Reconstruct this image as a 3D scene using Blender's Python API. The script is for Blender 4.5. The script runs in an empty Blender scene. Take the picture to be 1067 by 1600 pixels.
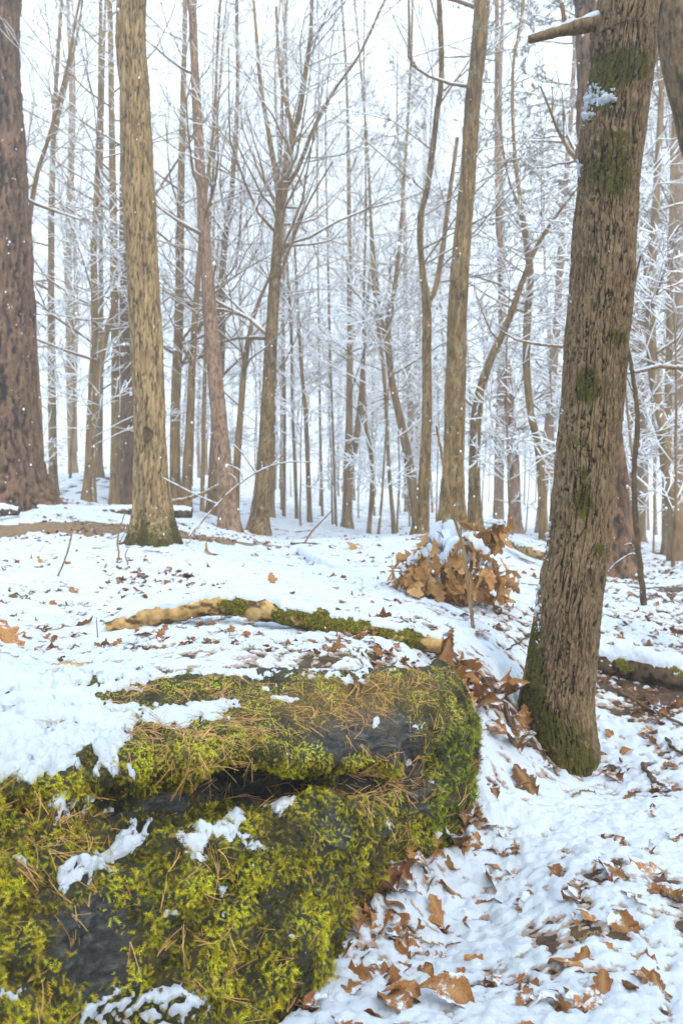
import bpy, math, random
import numpy as np
from mathutils import Vector
from mathutils.bvhtree import BVHTree

# ------------------------------------------------------------------ camera, sky, sun, exposure
sc = bpy.context.scene
col = sc.collection
F = 1244.4                                   # focal length in photograph pixels (28 mm on a 36 mm tall frame)
cam_d = bpy.data.cameras.new('camera')
cam = bpy.data.objects.new('camera', cam_d); col.objects.link(cam)
cam.location = (0, 0, 0); cam.rotation_euler = (math.radians(90), 0, 0)
cam_d.sensor_fit = 'VERTICAL'; cam_d.sensor_height = 36; cam_d.sensor_width = 24; cam_d.lens = 28
cam_d.clip_start = 0.02; cam_d.clip_end = 2000
cam_d.dof.use_dof = True; cam_d.dof.focus_distance = 2.05; cam_d.dof.aperture_fstop = 5.6
sc.camera = cam

SUN_EL, SUN_AZ = math.radians(42), math.radians(150)     # a brighter part of the cloud, behind the camera and to its right
world = bpy.data.worlds.new('World'); sc.world = world; world.use_nodes = True
wn = world.node_tree; wn.nodes.clear()
w_out = wn.nodes.new('ShaderNodeOutputWorld'); w_bg = wn.nodes.new('ShaderNodeBackground')
w_sky = wn.nodes.new('ShaderNodeTexSky'); w_sky.sky_type = 'NISHITA'; w_sky.sun_disc = False
w_sky.sun_elevation = SUN_EL; w_sky.sun_rotation = SUN_AZ; w_sky.air_density = 1.0; w_sky.dust_density = 3.0
w_mix = wn.nodes.new('ShaderNodeMix'); w_mix.data_type = 'RGBA'
w_mix.inputs['Factor'].default_value = 0.93               # unbroken snow cloud over the clear sky
w_mix.inputs['B'].default_value = (11.4, 14.0, 16.8, 1)
wn.links.new(w_sky.outputs['Color'], w_mix.inputs['A'])
wn.links.new(w_mix.outputs['Result'], w_bg.inputs['Color'])
w_bg.inputs['Strength'].default_value = 0.10
wn.links.new(w_bg.outputs['Background'], w_out.inputs['Surface'])

sun_d = bpy.data.lights.new('sun', 'SUN'); sun_d.energy = 1.5; sun_d.angle = math.radians(18); sun_d.color = (1.0, 0.89, 0.74)
sun = bpy.data.objects.new('sun', sun_d); col.objects.link(sun); sun.location = (0, 0, 40)
sd = Vector((math.sin(SUN_AZ) * math.cos(SUN_EL), math.cos(SUN_AZ) * math.cos(SUN_EL), math.sin(SUN_EL)))
sun.rotation_euler = sd.to_track_quat('Z', 'Y').to_euler()

vs = sc.view_settings
vs.view_transform = 'Standard'; vs.look = 'None'; vs.gamma = 1.0; vs.use_curve_mapping = False; vs.exposure = 0.72
sc.render.engine = 'CYCLES'
sc.cycles.use_denoising = True
sc.cycles.use_adaptive_sampling = True; sc.cycles.adaptive_threshold = 0.02
sc.cycles.max_bounces = 6; sc.cycles.diffuse_bounces = 4; sc.cycles.glossy_bounces = 2
sc.cycles.transmission_bounces = 3; sc.cycles.volume_bounces = 1; sc.cycles.transparent_max_bounces = 6
sc.cycles.caustics_reflective = False; sc.cycles.caustics_refractive = False

# ------------------------------------------------------------------ noise
_rs = np.random.RandomState(7)
_perm = _rs.permutation(4096).astype(np.int64)
_grad = _rs.normal(size=(4096, 3)); _grad /= np.linalg.norm(_grad, axis=1, keepdims=True)

def perlin(x, y, z):
    x, y, z = np.broadcast_arrays(np.asarray(x, float), np.asarray(y, float), np.asarray(z, float))
    xi, yi, zi = np.floor(x).astype(np.int64), np.floor(y).astype(np.int64), np.floor(z).astype(np.int64)
    xf, yf, zf = x - xi, y - yi, z - zi
    f = lambda t: t * t * t * (t * (t * 6 - 15) + 10)
    u, v, w = f(xf), f(yf), f(zf)
    def g(a, b, c):
        h = _perm[(_perm[(_perm[(xi + a) & 4095] + yi + b) & 4095] + zi + c) & 4095]
        G = _grad[h]
        return G[..., 0] * (xf - a) + G[..., 1] * (yf - b) + G[..., 2] * (zf - c)
    L = lambda a, b, t: a + t * (b - a)
    return 1.6 * L(L(L(g(0, 0, 0), g(1, 0, 0), u), L(g(0, 1, 0), g(1, 1, 0), u), v),
                   L(L(g(0, 0, 1), g(1, 0, 1), u), L(g(0, 1, 1), g(1, 1, 1), u), v), w)

def fbm(x, y, z, octv=4, gain=0.5):
    s, a = 0, 1.0
    for i in range(octv):
        s = s + a * perlin(x + 17.3 * i, y - 9.1 * i, z + 5.7 * i)
        x, y, z, a = x * 2.03, y * 2.03, z * 2.03, a * gain
    return s

def sstep(a, b, x):
    t = np.clip((x - a) / (b - a), 0, 1)
    return t * t * (3 - 2 * t)

# ------------------------------------------------------------------ mesh helpers
def P(px, py, d):
    """photograph pixel at a given depth -> point in the place"""
    return np.array([(px - 533.5) / F * d, d, (800.0 - py) / F * d])

def to_px(V):
    return 533.5 + F * V[..., 0] / V[..., 1], 800 - F * V[..., 2] / V[..., 1]

def make_mesh(name, V, faces, mats, smooth=True, attrs=None, fmat=None):
    """faces: list of (n,k) int arrays"""
    me = bpy.data.meshes.new(name)
    V = np.asarray(V, np.float32).reshape(-1, 3)
    faces = [np.asarray(f, np.int32) for f in faces if len(f)]
    me.vertices.add(len(V)); me.vertices.foreach_set('co', V.ravel())
    li = np.concatenate([f.ravel() for f in faces]) if faces else np.zeros(0, np.int32)
    tot = np.concatenate([np.full(len(f), f.shape[1], np.int32) for f in faces]) if faces else np.zeros(0, np.int32)
    me.loops.add(len(li)); me.loops.foreach_set('vertex_index', li)
    me.polygons.add(len(tot))
    me.polygons.foreach_set('loop_start', np.concatenate([[0], np.cumsum(tot)[:-1]]).astype(np.int32))
    me.polygons.foreach_set('loop_total', tot)
    me.polygons.foreach_set('use_smooth', np.full(len(tot), smooth, bool))
    for m in (mats if isinstance(mats, (list, tuple)) else [mats]):
        me.materials.append(m)
    if fmat is not None:
        me.polygons.foreach_set('material_index', np.asarray(fmat, np.int32))
    for k, a in (attrs or {}).items():
        a = np.asarray(a, np.float32)
        if a.ndim == 1:
            at = me.attributes.new(k, 'FLOAT', 'POINT'); at.data.foreach_set('value', a)
        else:
            if a.shape[1] == 3: a = np.concatenate([a, np.ones((len(a), 1), np.float32)], 1)
            at = me.attributes.new(k, 'FLOAT_COLOR', 'POINT'); at.data.foreach_set('color', a.ravel())
    me.update(calc_edges=True)
    return me

def link(name, me, parent=None, loc=None):
    o = bpy.data.objects.new(name, me); col.objects.link(o)
    if name == 'snow' and parent is not None: o['kind'] = 'stuff'
    if parent is not None: o.parent = parent
    if loc is not None: o.location = loc
    return o

def part(name, V, faces, mats, parent, origin=(0, 0, 0), **kw):
    return link(name, make_mesh(name, np.asarray(V, float).reshape(-1, 3) - np.asarray(origin, float), faces, mats, **kw), parent)

def empty(name, loc):
    o = bpy.data.objects.new(name, None); col.objects.link(o); o.location = loc; o.empty_display_size = 0.1
    return o

def tag(o, label=None, cat=None, group=None, kind=None):
    if label: o['label'] = label
    if cat: o['category'] = cat
    if group: o['group'] = group
    if kind: o['kind'] = kind
    return o

def copy_tree(src, loc, rot=None, scale=None):
    r = src.copy(); col.objects.link(r); r.location = loc
    if rot is not None: r.rotation_euler = rot
    if scale is not None: r.scale = scale
    for ch in src.children:
        c = ch.copy(); col.objects.link(c); c.parent = r
    return r

def grid_faces(nr, nc, wrap=False):
    a = np.arange(nr * nc).reshape(nr, nc)
    if wrap: a = np.concatenate([a, a[:, :1]], 1)
    return np.stack([a[:-1, :-1], a[:-1, 1:], a[1:, 1:], a[1:, :-1]], -1).reshape(-1, 4)

def grid_normals(G):
    du = np.gradient(G, axis=1); dv = np.gradient(G, axis=0)
    n = np.cross(du, dv); n /= np.linalg.norm(n, axis=-1, keepdims=True) + 1e-12
    return n

def compact(V, Fq, extra=None):
    used = np.zeros(len(V), bool); used[Fq.ravel()] = True
    idx = np.cumsum(used) - 1
    out = (V[used], idx[Fq])
    return out + ([e[used] for e in extra],) if extra is not None else out

def catmull(pts, n):
    """resample (k,d) control points to n points"""
    pts = np.asarray(pts, float); k = len(pts)
    if k == 2:
        t = np.linspace(0, 1, n)[:, None]; return pts[0] * (1 - t) + pts[1] * t
    p = np.concatenate([[2 * pts[0] - pts[1]], pts, [2 * pts[-1] - pts[-2]]])
    s = np.linspace(0, k - 1 - 1e-9, n); i = s.astype(int); t = (s - i)[:, None]
    a, b, c, d = p[i], p[i + 1], p[i + 2], p[i + 3]
    return 0.5 * (2 * b + (c - a) * t + (2 * a - 5 * b + 4 * c - d) * t ** 2 + (3 * b - a - 3 * c + d) * t ** 3)

def tubes(paths, radii, sides):
    """paths (B,K,3), radii (B,K) -> verts, quads; every tube is open-ended with its tip drawn to a point"""
    paths = np.asarray(paths, float); radii = np.asarray(radii, float)
    B, K, _ = paths.shape
    T = np.gradient(paths, axis=1); T /= np.linalg.norm(T, axis=-1, keepdims=True) + 1e-12
    ref = np.where(np.abs(T[..., 2:3]) > 0.9, np.array([1.0, 0, 0]), np.array([0, 0, 1.0]))
    ref = np.repeat(ref[:, K // 2:K // 2 + 1], K, 1)
    a = np.cross(T, ref); a /= np.linalg.norm(a, axis=-1, keepdims=True) + 1e-12
    b = np.cross(T, a)
    th = np.arange(sides) * 2 * np.pi / sides
    V = paths[:, :, None] + radii[:, :, None, None] * (np.cos(th)[:, None] * a[:, :, None] + np.sin(th)[:, None] * b[:, :, None])
    base = grid_faces(K, sides, True)
    Fq = (base[None] + (np.arange(B) * K * sides)[:, None, None]).reshape(-1, 4)
    return V.reshape(-1, 3), Fq

class MB:
    def __init__(s): s.V = []; s.F = {}; s.n = 0; s.A = []
    def add(s, V, Fc, a=None):
        V = np.asarray(V, float).reshape(-1, 3); Fc = np.asarray(Fc)
        s.F.setdefault(Fc.shape[1], []).append(Fc + s.n); s.V.append(V); s.n += len(V)
        if a is not None: s.A.append(np.broadcast_to(np.asarray(a, float), (len(V), 3)))
    def build(s, name, mats, parent=None, origin=(0, 0, 0), smooth=True):
        if not s.n: return None
        at = {'tint': np.concatenate(s.A)} if s.A else None
        return part(name, np.concatenate(s.V), [np.concatenate(f) for f in s.F.values()], mats, parent, origin, smooth=smooth, attrs=at)

# ------------------------------------------------------------------ materials
def nodes_of(name):
    m = bpy.data.materials.new(name); m.use_nodes = True
    nt = m.node_tree; bs = nt.nodes['Principled BSDF']
    return m, nt, bs

def N(nt, t, **kw):
    n = nt.nodes.new(t)
    for k, v in kw.items():
        if k in n.inputs: n.inputs[k].default_value = v
        else: setattr(n, k, v)
    return n

def ramp(nt, src, stops):
    r = nt.nodes.new('ShaderNodeValToRGB'); e = r.color_ramp.elements
    while len(e) < len(stops): e.new(0.5)
    for i, (p, c) in enumerate(stops):
        e[i].position = p; e[i].color = (c, c, c, 1) if isinstance(c, (int, float)) else tuple(c) + (1,)
    nt.links.new(src, r.inputs['Fac']); return r

def mixc(nt, fac, a, b, mode='MIX'):
    m = nt.nodes.new('ShaderNodeMix'); m.data_type = 'RGBA'; m.blend_type = mode
    for k, v in (('Factor', fac), ('A', a), ('B', b)):
        if hasattr(v, 'is_linked'): nt.links.new(v, m.inputs[k])
        elif k == 'Factor': m.inputs[k].default_value = v
        else: m.inputs[k].default_value = tuple(v) + (1,)
    return m.outputs['Result']

def obj_coords(nt, scale=(1, 1, 1)):
    tc = N(nt, 'ShaderNodeTexCoord'); mp = N(nt, 'ShaderNodeMapping'); mp.inputs['Scale'].default_value = scale
    nt.links.new(tc.outputs['Object'], mp.inputs['Vector']); return mp.outputs['Vector']

def noise(nt, vec, scale, detail=6, rough=0.6):
    n = N(nt, 'ShaderNodeTexNoise'); n.inputs['Scale'].default_value = scale
    n.inputs['Detail'].default_value = detail; n.inputs['Roughness'].default_value = rough
    nt.links.new(vec, n.inputs['Vector']); return n.outputs['Fac']

def bump(nt, bs, h, strength, dist):
    b = N(nt, 'ShaderNodeBump'); b.inputs['Strength'].default_value = strength; b.inputs['Distance'].default_value = dist
    nt.links.new(h, b.inputs['Height']); nt.links.new(b.outputs['Normal'], bs.inputs['Normal'])

MOSS_D, MOSS_L = (0.018, 0.017, 0.004), (0.12, 0.098, 0.010)

def bark_mat(name, dark, mid, light, scale=22, stretch=0.16, bstr=0.8, bdist=0.012, lichen=0.0):
    m, nt, bs = nodes_of(name)
    v = obj_coords(nt, (1, 1, stretch))
    n1 = noise(nt, v, scale, 8, 0.65)
    c = ramp(nt, n1, [(0.32, dark), (0.5, mid), (0.72, light)]).outputs['Color']
    v2 = obj_coords(nt)
    n2 = noise(nt, v2, 3.0, 4)
    c = mixc(nt, ramp(nt, n2, [(0.35, 0.0), (0.75, 0.55)]).outputs['Color'], c, light)
    if lichen:
        n3 = noise(nt, v2, 9, 5)
        c = mixc(nt, ramp(nt, n3, [(0.56, 0.0), (0.64, lichen)]).outputs['Color'], c, (0.30, 0.29, 0.20))
    at = N(nt, 'ShaderNodeAttribute', attribute_name='moss')
    n4 = noise(nt, v2, 60, 6, 0.7)
    ad = N(nt, 'ShaderNodeMath', operation='ADD'); nt.links.new(at.outputs['Fac'], ad.inputs[0]); nt.links.new(n4, ad.inputs[1])
    mossc = mixc(nt, n4, MOSS_D, MOSS_L)
    c = mixc(nt, ramp(nt, ad.outputs[0], [(0.86, 0.0), (1.16, 1.0)]).outputs['Color'], c, mossc)
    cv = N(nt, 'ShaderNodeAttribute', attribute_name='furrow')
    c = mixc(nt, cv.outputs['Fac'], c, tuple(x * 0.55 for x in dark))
    nt.links.new(c, bs.inputs['Base Color'])
    bs.inputs['Roughness'].default_value = 0.9; bs.inputs['Specular IOR Level'].default_value = 0.2
    bump(nt, bs, n1, bstr, bdist)
    return m

M = {}
M['bark_main'] = bark_mat('bark_grey_brown', (0.0143, 0.0083, 0.0039), (0.1280, 0.0800, 0.0384), (0.2852, 0.1914, 0.1012), 85, 0.35, 0.9, 0.004)
M['bark_maple'] = bark_mat('bark_tan', (0.0385, 0.0220, 0.0083), (0.2560, 0.1640, 0.0736), (0.5152, 0.3634, 0.1794), 60, 0.09, 1.0, 0.012)
M['bark_pine'] = bark_mat('bark_pine', (0.0110, 0.0055, 0.0028), (0.1320, 0.0688, 0.0344), (0.2944, 0.1702, 0.0966), 26, 0.22, 1.0, 0.02)
M['bark_pink'] = bark_mat('bark_pink', (0.0702, 0.0370, 0.0204), (0.2506, 0.1466, 0.0854), (0.4269, 0.2775, 0.1761), 34, 0.35, 0.7, 0.008)
M['bark_olive'] = bark_mat('bark_olive', (0.0255, 0.0134, 0.0039), (0.1717, 0.1002, 0.0334), (0.3842, 0.2508, 0.1014), 30, 0.14, 1.0, 0.012, 0.5)
M['bark_far'] = bark_mat('bark_far', (0.0383, 0.0204, 0.0076), (0.1856, 0.1095, 0.0427), (0.3735, 0.2401, 0.1121), 18, 0.18, 0.9, 0.02, 0.3)
M['twig'] = bark_mat('twig_bark', (0.0696, 0.0383, 0.0174), (0.2088, 0.1253, 0.0580), (0.3480, 0.2262, 0.1160), 30, 0.3, 0.4, 0.004)
M['wood'] = bark_mat('bare_wood', (0.0580, 0.0290, 0.0104), (0.3480, 0.2030, 0.0719), (0.6032, 0.3944, 0.1682), 20, 0.5, 0.8, 0.006)
M['log_dark'] = bark_mat('dark_log_bark', (0.0139, 0.0093, 0.0058), (0.0696, 0.0418, 0.0209), (0.1740, 0.1102, 0.0580), 26, 0.6, 0.9, 0.01)

def snow_mat():
    m, nt, bs = nodes_of('snow')
    v = obj_coords(nt); n = noise(nt, v, 190, 6, 0.8)
    n2 = noise(nt, v, 6, 4)
    c = mixc(nt, n2, (0.56, 0.612, 0.678), (0.66, 0.702, 0.752))
    at = N(nt, 'ShaderNodeAttribute', attribute_name='thin')          # where the powder is thin the litter tints it
    n3 = noise(nt, v, 55, 5, 0.75)
    mu = N(nt, 'ShaderNodeMath', operation='MULTIPLY_ADD'); nt.links.new(at.outputs['Fac'], mu.inputs[0]); mu.inputs[1].default_value = 0.55; nt.links.new(n3, mu.inputs[2])
    c = mixc(nt, ramp(nt, mu.outputs[0], [(0.74, 0.0), (1.0, 0.8)]).outputs['Color'], c, (0.30, 0.165, 0.07))
    nt.links.new(c, bs.inputs['Base Color']); bs.inputs['Roughness'].default_value = 0.75
    bs.inputs['Specular IOR Level'].default_value = 0.25
    nc = noise(nt, v, 45, 4, 0.6)
    ad = N(nt, 'ShaderNodeMath', operation='ADD'); nt.links.new(n, ad.inputs[0]); nt.links.new(nc, ad.inputs[1])
    bump(nt, bs, ad.outputs[0], 0.9, 0.007)
    return m
M['snow'] = snow_mat()

def flat_snow():
    m, nt, bs = nodes_of('branch_snow')
    bs.inputs['Base Color'].default_value = (0.88, 0.90, 0.93, 1); bs.inputs['Roughness'].default_value = 0.8
    return m
M['bsnow'] = flat_snow()

def ground_mat():
    m, nt, bs = nodes_of('forest_floor')
    v = obj_coords(nt)
    vo = N(nt, 'ShaderNodeTexVoronoi'); vo.inputs['Scale'].default_value = 22; nt.links.new(v, vo.inputs['Vector'])
    n1 = noise(nt, v, 30, 8, 0.7)
    c = ramp(nt, n1, [(0.3, (0.02, 0.012, 0.007)), (0.5, (0.085, 0.045, 0.02)), (0.7, (0.22, 0.115, 0.045))]).outputs['Color']
    c = mixc(nt, 0.35, c, mixc(nt, 1.0, c, vo.outputs['Color'], 'MULTIPLY'))
    at = N(nt, 'ShaderNodeAttribute', attribute_name='snow')
    n2 = noise(nt, v, 5.0, 7, 0.65)
    ad = N(nt, 'ShaderNodeMath', operation='ADD'); nt.links.new(at.outputs['Fac'], ad.inputs[0]); nt.links.new(n2, ad.inputs[1])
    c = mixc(nt, ramp(nt, ad.outputs[0], [(0.90, 0.0), (1.0, 1.0)]).outputs['Color'], c, (0.86, 0.88, 0.91))
    nt.links.new(c, bs.inputs['Base Color']); bs.inputs['Roughness'].default_value = 0.9
    bump(nt, bs, n1, 1.0, 0.02)
    return m
M['ground'] = ground_mat()

def path_mat():
    m, nt, bs = nodes_of('bare_earth')
    v = obj_coords(nt); n1 = noise(nt, v, 26, 8, 0.75)
    c = ramp(nt, n1, [(0.3, (0.05, 0.026, 0.011)), (0.5, (0.20, 0.118, 0.050)), (0.72, (0.33, 0.215, 0.105))]).outputs['Color']
    nt.links.new(c, bs.inputs['Base Color']); bs.inputs['Roughness'].default_value = 0.95
    bump(nt, bs, n1, 0.8, 0.015)
    return m
M['path'] = path_mat()

def tint_mat(name, rough=0.75, trans=0.0, spots=0.0, scale=60, spec=0.3):
    m, nt, bs = nodes_of(name)
    at = N(nt, 'ShaderNodeAttribute', attribute_name='tint')
    c = at.outputs['Color']
    if spots:
        v = obj_coords(nt); n1 = noise(nt, v, scale, 5, 0.7)
        c = mixc(nt, ramp(nt, n1, [(0.3, spots), (0.62, 0.0)]).outputs['Color'], c, (0.04, 0.02, 0.01))
    nt.links.new(c, bs.inputs['Base Color']); bs.inputs['Roughness'].default_value = rough
    bs.inputs['Specular IOR Level'].default_value = spec
    if trans:
        tr = N(nt, 'ShaderNodeBsdfTranslucent'); nt.links.new(c, tr.inputs['Color'])
        mx = N(nt, 'ShaderNodeMixShader'); mx.inputs['Fac'].default_value = trans
        nt.links.new(bs.outputs['BSDF'], mx.inputs[1]); nt.links.new(tr.outputs['BSDF'], mx.inputs[2])
        nt.links.new(mx.outputs['Shader'], nt.nodes['Material Output'].inputs['Surface'])
    return m
M['moss'] = tint_mat('moss_fronds', 0.7, 0.25)
M['needle'] = tint_mat('pine_needle', 0.5, 0.0)
M['conifer'] = tint_mat('conifer_needles', 0.6, 0.2)

def leaf_mat(name, a, b, dust=0.0):
    m, nt, bs = nodes_of(name)
    oi = N(nt, 'ShaderNodeObjectInfo')
    at = N(nt, 'ShaderNodeAttribute', attribute_name='rib')
    c = mixc(nt, oi.outputs['Random'], a, b)
    v = obj_coords(nt); n1 = noise(nt, v, 28, 6, 0.7)
    c = mixc(nt, ramp(nt, n1, [(0.35, 0.8), (0.62, 0.0)]).outputs['Color'], c, (0.075, 0.032, 0.012))
    c = mixc(nt, at.outputs['Fac'], c, (0.42, 0.25, 0.10))
    if dust:                                                        # powder snow lying on whatever faces up
        ge = N(nt, 'ShaderNodeNewGeometry'); sx = N(nt, 'ShaderNodeSeparateXYZ'); nt.links.new(ge.outputs['Normal'], sx.inputs[0])
        wp = N(nt, 'ShaderNodeMapping'); nt.links.new(ge.outputs['Position'], wp.inputs['Vector'])
        nd = noise(nt, wp.outputs['Vector'], 16, 6, 0.75)
        ab = N(nt, 'ShaderNodeMath', operation='ABSOLUTE'); nt.links.new(sx.outputs['Z'], ab.inputs[0])
        mu = N(nt, 'ShaderNodeMath', operation='MULTIPLY_ADD'); nt.links.new(ab.outputs[0], mu.inputs[0]); mu.inputs[1].default_value = 0.35; nt.links.new(nd, mu.inputs[2])
        c = mixc(nt, ramp(nt, mu.outputs[0], [(1 - dust, 0.0), (1 - dust + 0.07, 1.0)]).outputs['Color'], c, (0.62, 0.66, 0.71))
    nt.links.new(c, bs.inputs['Base Color']); bs.inputs['Roughness'].default_value = 0.6
    bs.inputs['Specular IOR Level'].default_value = 0.3
    bump(nt, bs, n1, 0.5, 0.004)
    tr = N(nt, 'ShaderNodeBsdfTranslucent'); nt.links.new(c, tr.inputs['Color'])
    mx = N(nt, 'ShaderNodeMixShader'); mx.inputs['Fac'].default_value = 0.2
    nt.links.new(bs.outputs['BSDF'], mx.inputs[1]); nt.links.new(tr.outputs['BSDF'], mx.inputs[2])
    nt.links.new(mx.outputs['Shader'], nt.nodes['Material Output'].inputs['Surface'])
    return m
M['leaf'] = leaf_mat('dry_oak_leaf', (0.14, 0.046, 0.011), (0.54, 0.235, 0.06), 0.19)
M['leaf_tan'] = leaf_mat('tan_oak_leaf', (0.54, 0.25, 0.065), (0.78, 0.46, 0.18), 0.06)
M['leaf_gold'] = leaf_mat('golden_leaf', (0.50, 0.25, 0.06), (0.60, 0.33, 0.09), 0.1)

def rock_mat():
    m, nt, bs = nodes_of('mossy_rock')
    v = obj_coords(nt)
    vs_ = obj_coords(nt, (2.0, 6, 9))
    n1 = noise(nt, vs_, 9, 9, 0.7)
    rock = ramp(nt, n1, [(0.36, (0.008, 0.0085, 0.008)), (0.52, (0.030, 0.031, 0.028)), (0.70, (0.12, 0.115, 0.095))]).outputs['Color']
    n2 = noise(nt, v, 70, 7, 0.75)
    moss = ramp(nt, n2, [(0.3, (0.008, 0.008, 0.003)), (0.55, (0.026, 0.024, 0.005)), (0.78, (0.08, 0.066, 0.010))]).outputs['Color']
    at = N(nt, 'ShaderNodeAttribute', attribute_name='moss')
    ad = N(nt, 'ShaderNodeMath', operation='ADD'); nt.links.new(at.outputs['Fac'], ad.inputs[0]); nt.links.new(n2, ad.inputs[1])
    c = mixc(nt, ramp(nt, ad.outputs[0], [(0.95, 0.0), (1.1, 1.0)]).outputs['Color'], rock, moss)
    br = N(nt, 'ShaderNodeAttribute', attribute_name='brown')
    c = mixc(nt, br.outputs['Fac'], c, ramp(nt, n2, [(0.3, (0.07, 0.038, 0.012)), (0.7, (0.34, 0.21, 0.075))]).outputs['Color'])
    nt.links.new(c, bs.inputs['Base Color']); bs.inputs['Roughness'].default_value = 0.7
    ad2 = N(nt, 'ShaderNodeMath', operation='ADD'); nt.links.new(n1, ad2.inputs[0]); nt.links.new(n2, ad2.inputs[1])
    bump(nt, bs, ad2.outputs[0], 0.9, 0.01)
    return m
M['rock'] = rock_mat()

# ------------------------------------------------------------------ the trees of the photograph: pixel path (x, y, width), depth
T = []
def tr(depth, pts, label, kind='bare_tree', mat='bark_far', forks=(), nb=0, zb=2.0, bl=(1.2, 2.6), detail=0, top=7.0, moss=0.0, up=0.5, snow=1.0):
    T.append(dict(d=depth, pts=pts, label=label, kind=kind, mat=mat, forks=forks, nb=nb, zb=zb, bl=bl, detail=detail, top=top, moss=moss, up=up, snow=snow))

tr(9.0, [(20, 798, 100), (12, 650, 92), (4, 400, 88), (-6, 200, 84), (-10, 0, 82)],
   'massive dark plated pine trunk cut by the left edge of the picture', 'pine_tree', 'bark_pine', detail=2, nb=10, zb=3.5, bl=(1, 2), top=9)
tr(6.0, [(244, 850, 58), (236, 700, 51), (227, 500, 49), (217, 300, 50), (211, 150, 47), (206, 0, 45)],
   'tall straight tan trunk with a dark knot and a mossy leaf-littered foot', 'bare_tree', 'bark_maple', detail=2, moss=0.55, nb=6, zb=5, top=7)
tr(13.0, [(207, 795, 40), (206, 600, 36), (204, 400, 33), (200, 0, 28)],
   'dark purplish pine trunk mostly hidden behind the straight tan trunk', 'pine_tree', 'bark_pine', nb=10, zb=3, bl=(.8, 1.8), moss=0.2)
tr(12.5, [(179, 790, 15), (180, 600, 13), (178, 400, 12), (176, 200, 10), (173, 0, 8)],
   'slim pale trunk rising just beside the dark purplish pine', 'bare_tree', 'bark_olive', nb=26)
tr(11.5, [(137, 788, 15), (141, 640, 12), (145, 500, 10), (143, 380, 9), (150, 200, 8), (154, 0, 6)],
   'slim tan trunk standing beside a stem that bends over to the right', 'bare_tree', 'bark_olive', nb=26)
tr(11.2, [(133, 789, 11), (148, 660, 13), (160, 560, 12), (172, 500, 9), (190, 452, 7), (206, 400, 6), (235, 330, 5), (270, 270, 4)],
   'crooked leaning stem that bends right behind the tan trunk', 'bare_tree', 'bark_far', nb=14, zb=1.5, top=2.0)
tr(13.5, [(86, 775, 16), (84, 600, 12), (82, 450, 10), (85, 300, 9), (90, 160, 7), (100, 0, 5)],
   'slender straight tan trunk beside the massive dark pine, with mossy streaks', 'bare_tree', 'bark_olive', nb=28, forks=[[(86, 210, 7), (105, 130, 5), (125, 40, 4), (135, -40, 3)]])
tr(20.0, [(114, 742, 16), (109, 600, 12), (106, 400, 10), (110, 150, 7)],
   'pale misty trunk on the snowy rise between two slender tan trunks', 'bare_tree', 'bark_far', nb=30)
tr(9.6, [(70, 776, 9), (62, 620, 8), (52, 470, 8), (46, 370, 8), (58, 280, 7), (80, 205, 6), (110, 100, 5), (125, 20, 4)],
   'thin curved stem hugging the massive pine then bowing to the right', 'bare_tree', 'bark_far', nb=18, zb=1.6, top=3)
tr(15.0, [(154, 742, 13), (157, 640, 11), (160, 500, 8), (160, 300, 7), (166, 100, 5)],
   'hazy trunk on the slope behind the crooked leaning stem', 'bare_tree', 'bark_far', nb=26)
tr(12.0, [(275, 792, 17), (275, 640, 16), (281, 500, 14), (285, 300, 11), (288, 150, 9), (291, 0, 7)],
   'brown trunk close beside the foot of the straight tan trunk on its right', 'bare_tree', 'bark_olive', nb=32)
tr(11.0, [(288, 796, 17), (294, 690, 15), (300, 560, 11), (308, 440, 9), (318, 330, 7), (335, 180, 5), (345, 0, 4)],
   'swollen brown trunk leaning right, between the tan trunk and the pinkish pine', 'bare_tree', 'bark_far', nb=26)
tr(10.0, [(361, 832, 30), (348, 720, 27), (330, 520, 22), (316, 320, 17), (306, 150, 14), (300, 0, 12)],
   'pinkish smooth-barked pine trunk leaning left toward its top', 'pine_tree', 'bark_pink', detail=1, nb=14, zb=3.4, bl=(.8, 1.6))
tr(12.0, [(317, 800, 8), (320, 640, 6), (324, 480, 5), (330, 330, 4), (340, 200, 3)],
   'very thin dark stem just left of the pinkish pine', 'bare_tree', 'bark_far', nb=12, zb=2)
tr(12.5, [(332, 812, 18), (337, 700, 16), (347, 540, 12), (346, 470, 12), (352, 380, 10), (364, 290, 8), (372, 150, 6), (371, 0, 5)],
   'trunk crossing behind the pinkish pine and curving up at its right', 'bare_tree', 'bark_far', nb=34)
tr(11.5, [(368, 815, 11), (371, 720, 11), (377, 640, 10), (384, 560, 9), (396, 495, 7), (418, 440, 5), (450, 380, 4)],
   'leaning dark stem between the pinkish pine and the forked grey-tan tree', 'bare_tree', 'bark_far', nb=20, zb=1.4, top=1.5)
tr(11.0, [(404, 834, 31), (410, 760, 25), (417, 680, 23), (424, 540, 20), (430, 440, 17), (438, 340, 15), (447, 275, 13), (458, 210, 11), (468, 175, 9), (482, 80, 7), (488, 0, 6)],
   'grey-tan tree whose trunk forks into several upright limbs, standing alone in mid-picture', 'bare_tree', 'bark_olive', detail=1, nb=34, zb=2.2,
   forks=[[(437, 320, 10), (430, 270, 9), (420, 210, 8), (403, 110, 6), (393, 0, 5), (386, -80, 4)],
          [(460, 208, 9), (448, 165, 6), (436, 100, 5), (430, 0, 4)],
          [(448, 290, 8), (466, 275, 7), (490, 225, 6), (520, 180, 5), (560, 135, 4), (600, 60, 3)],
          [(426, 470, 6), (445, 420, 5), (480, 340, 4), (520, 280, 3)]])
tr(14.0, [(423, 808, 12), (425, 700, 10), (428, 560, 8), (432, 400, 6)],
   'narrow trunk half hidden behind the forked grey-tan tree', 'bare_tree', 'bark_far', nb=22)
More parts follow.
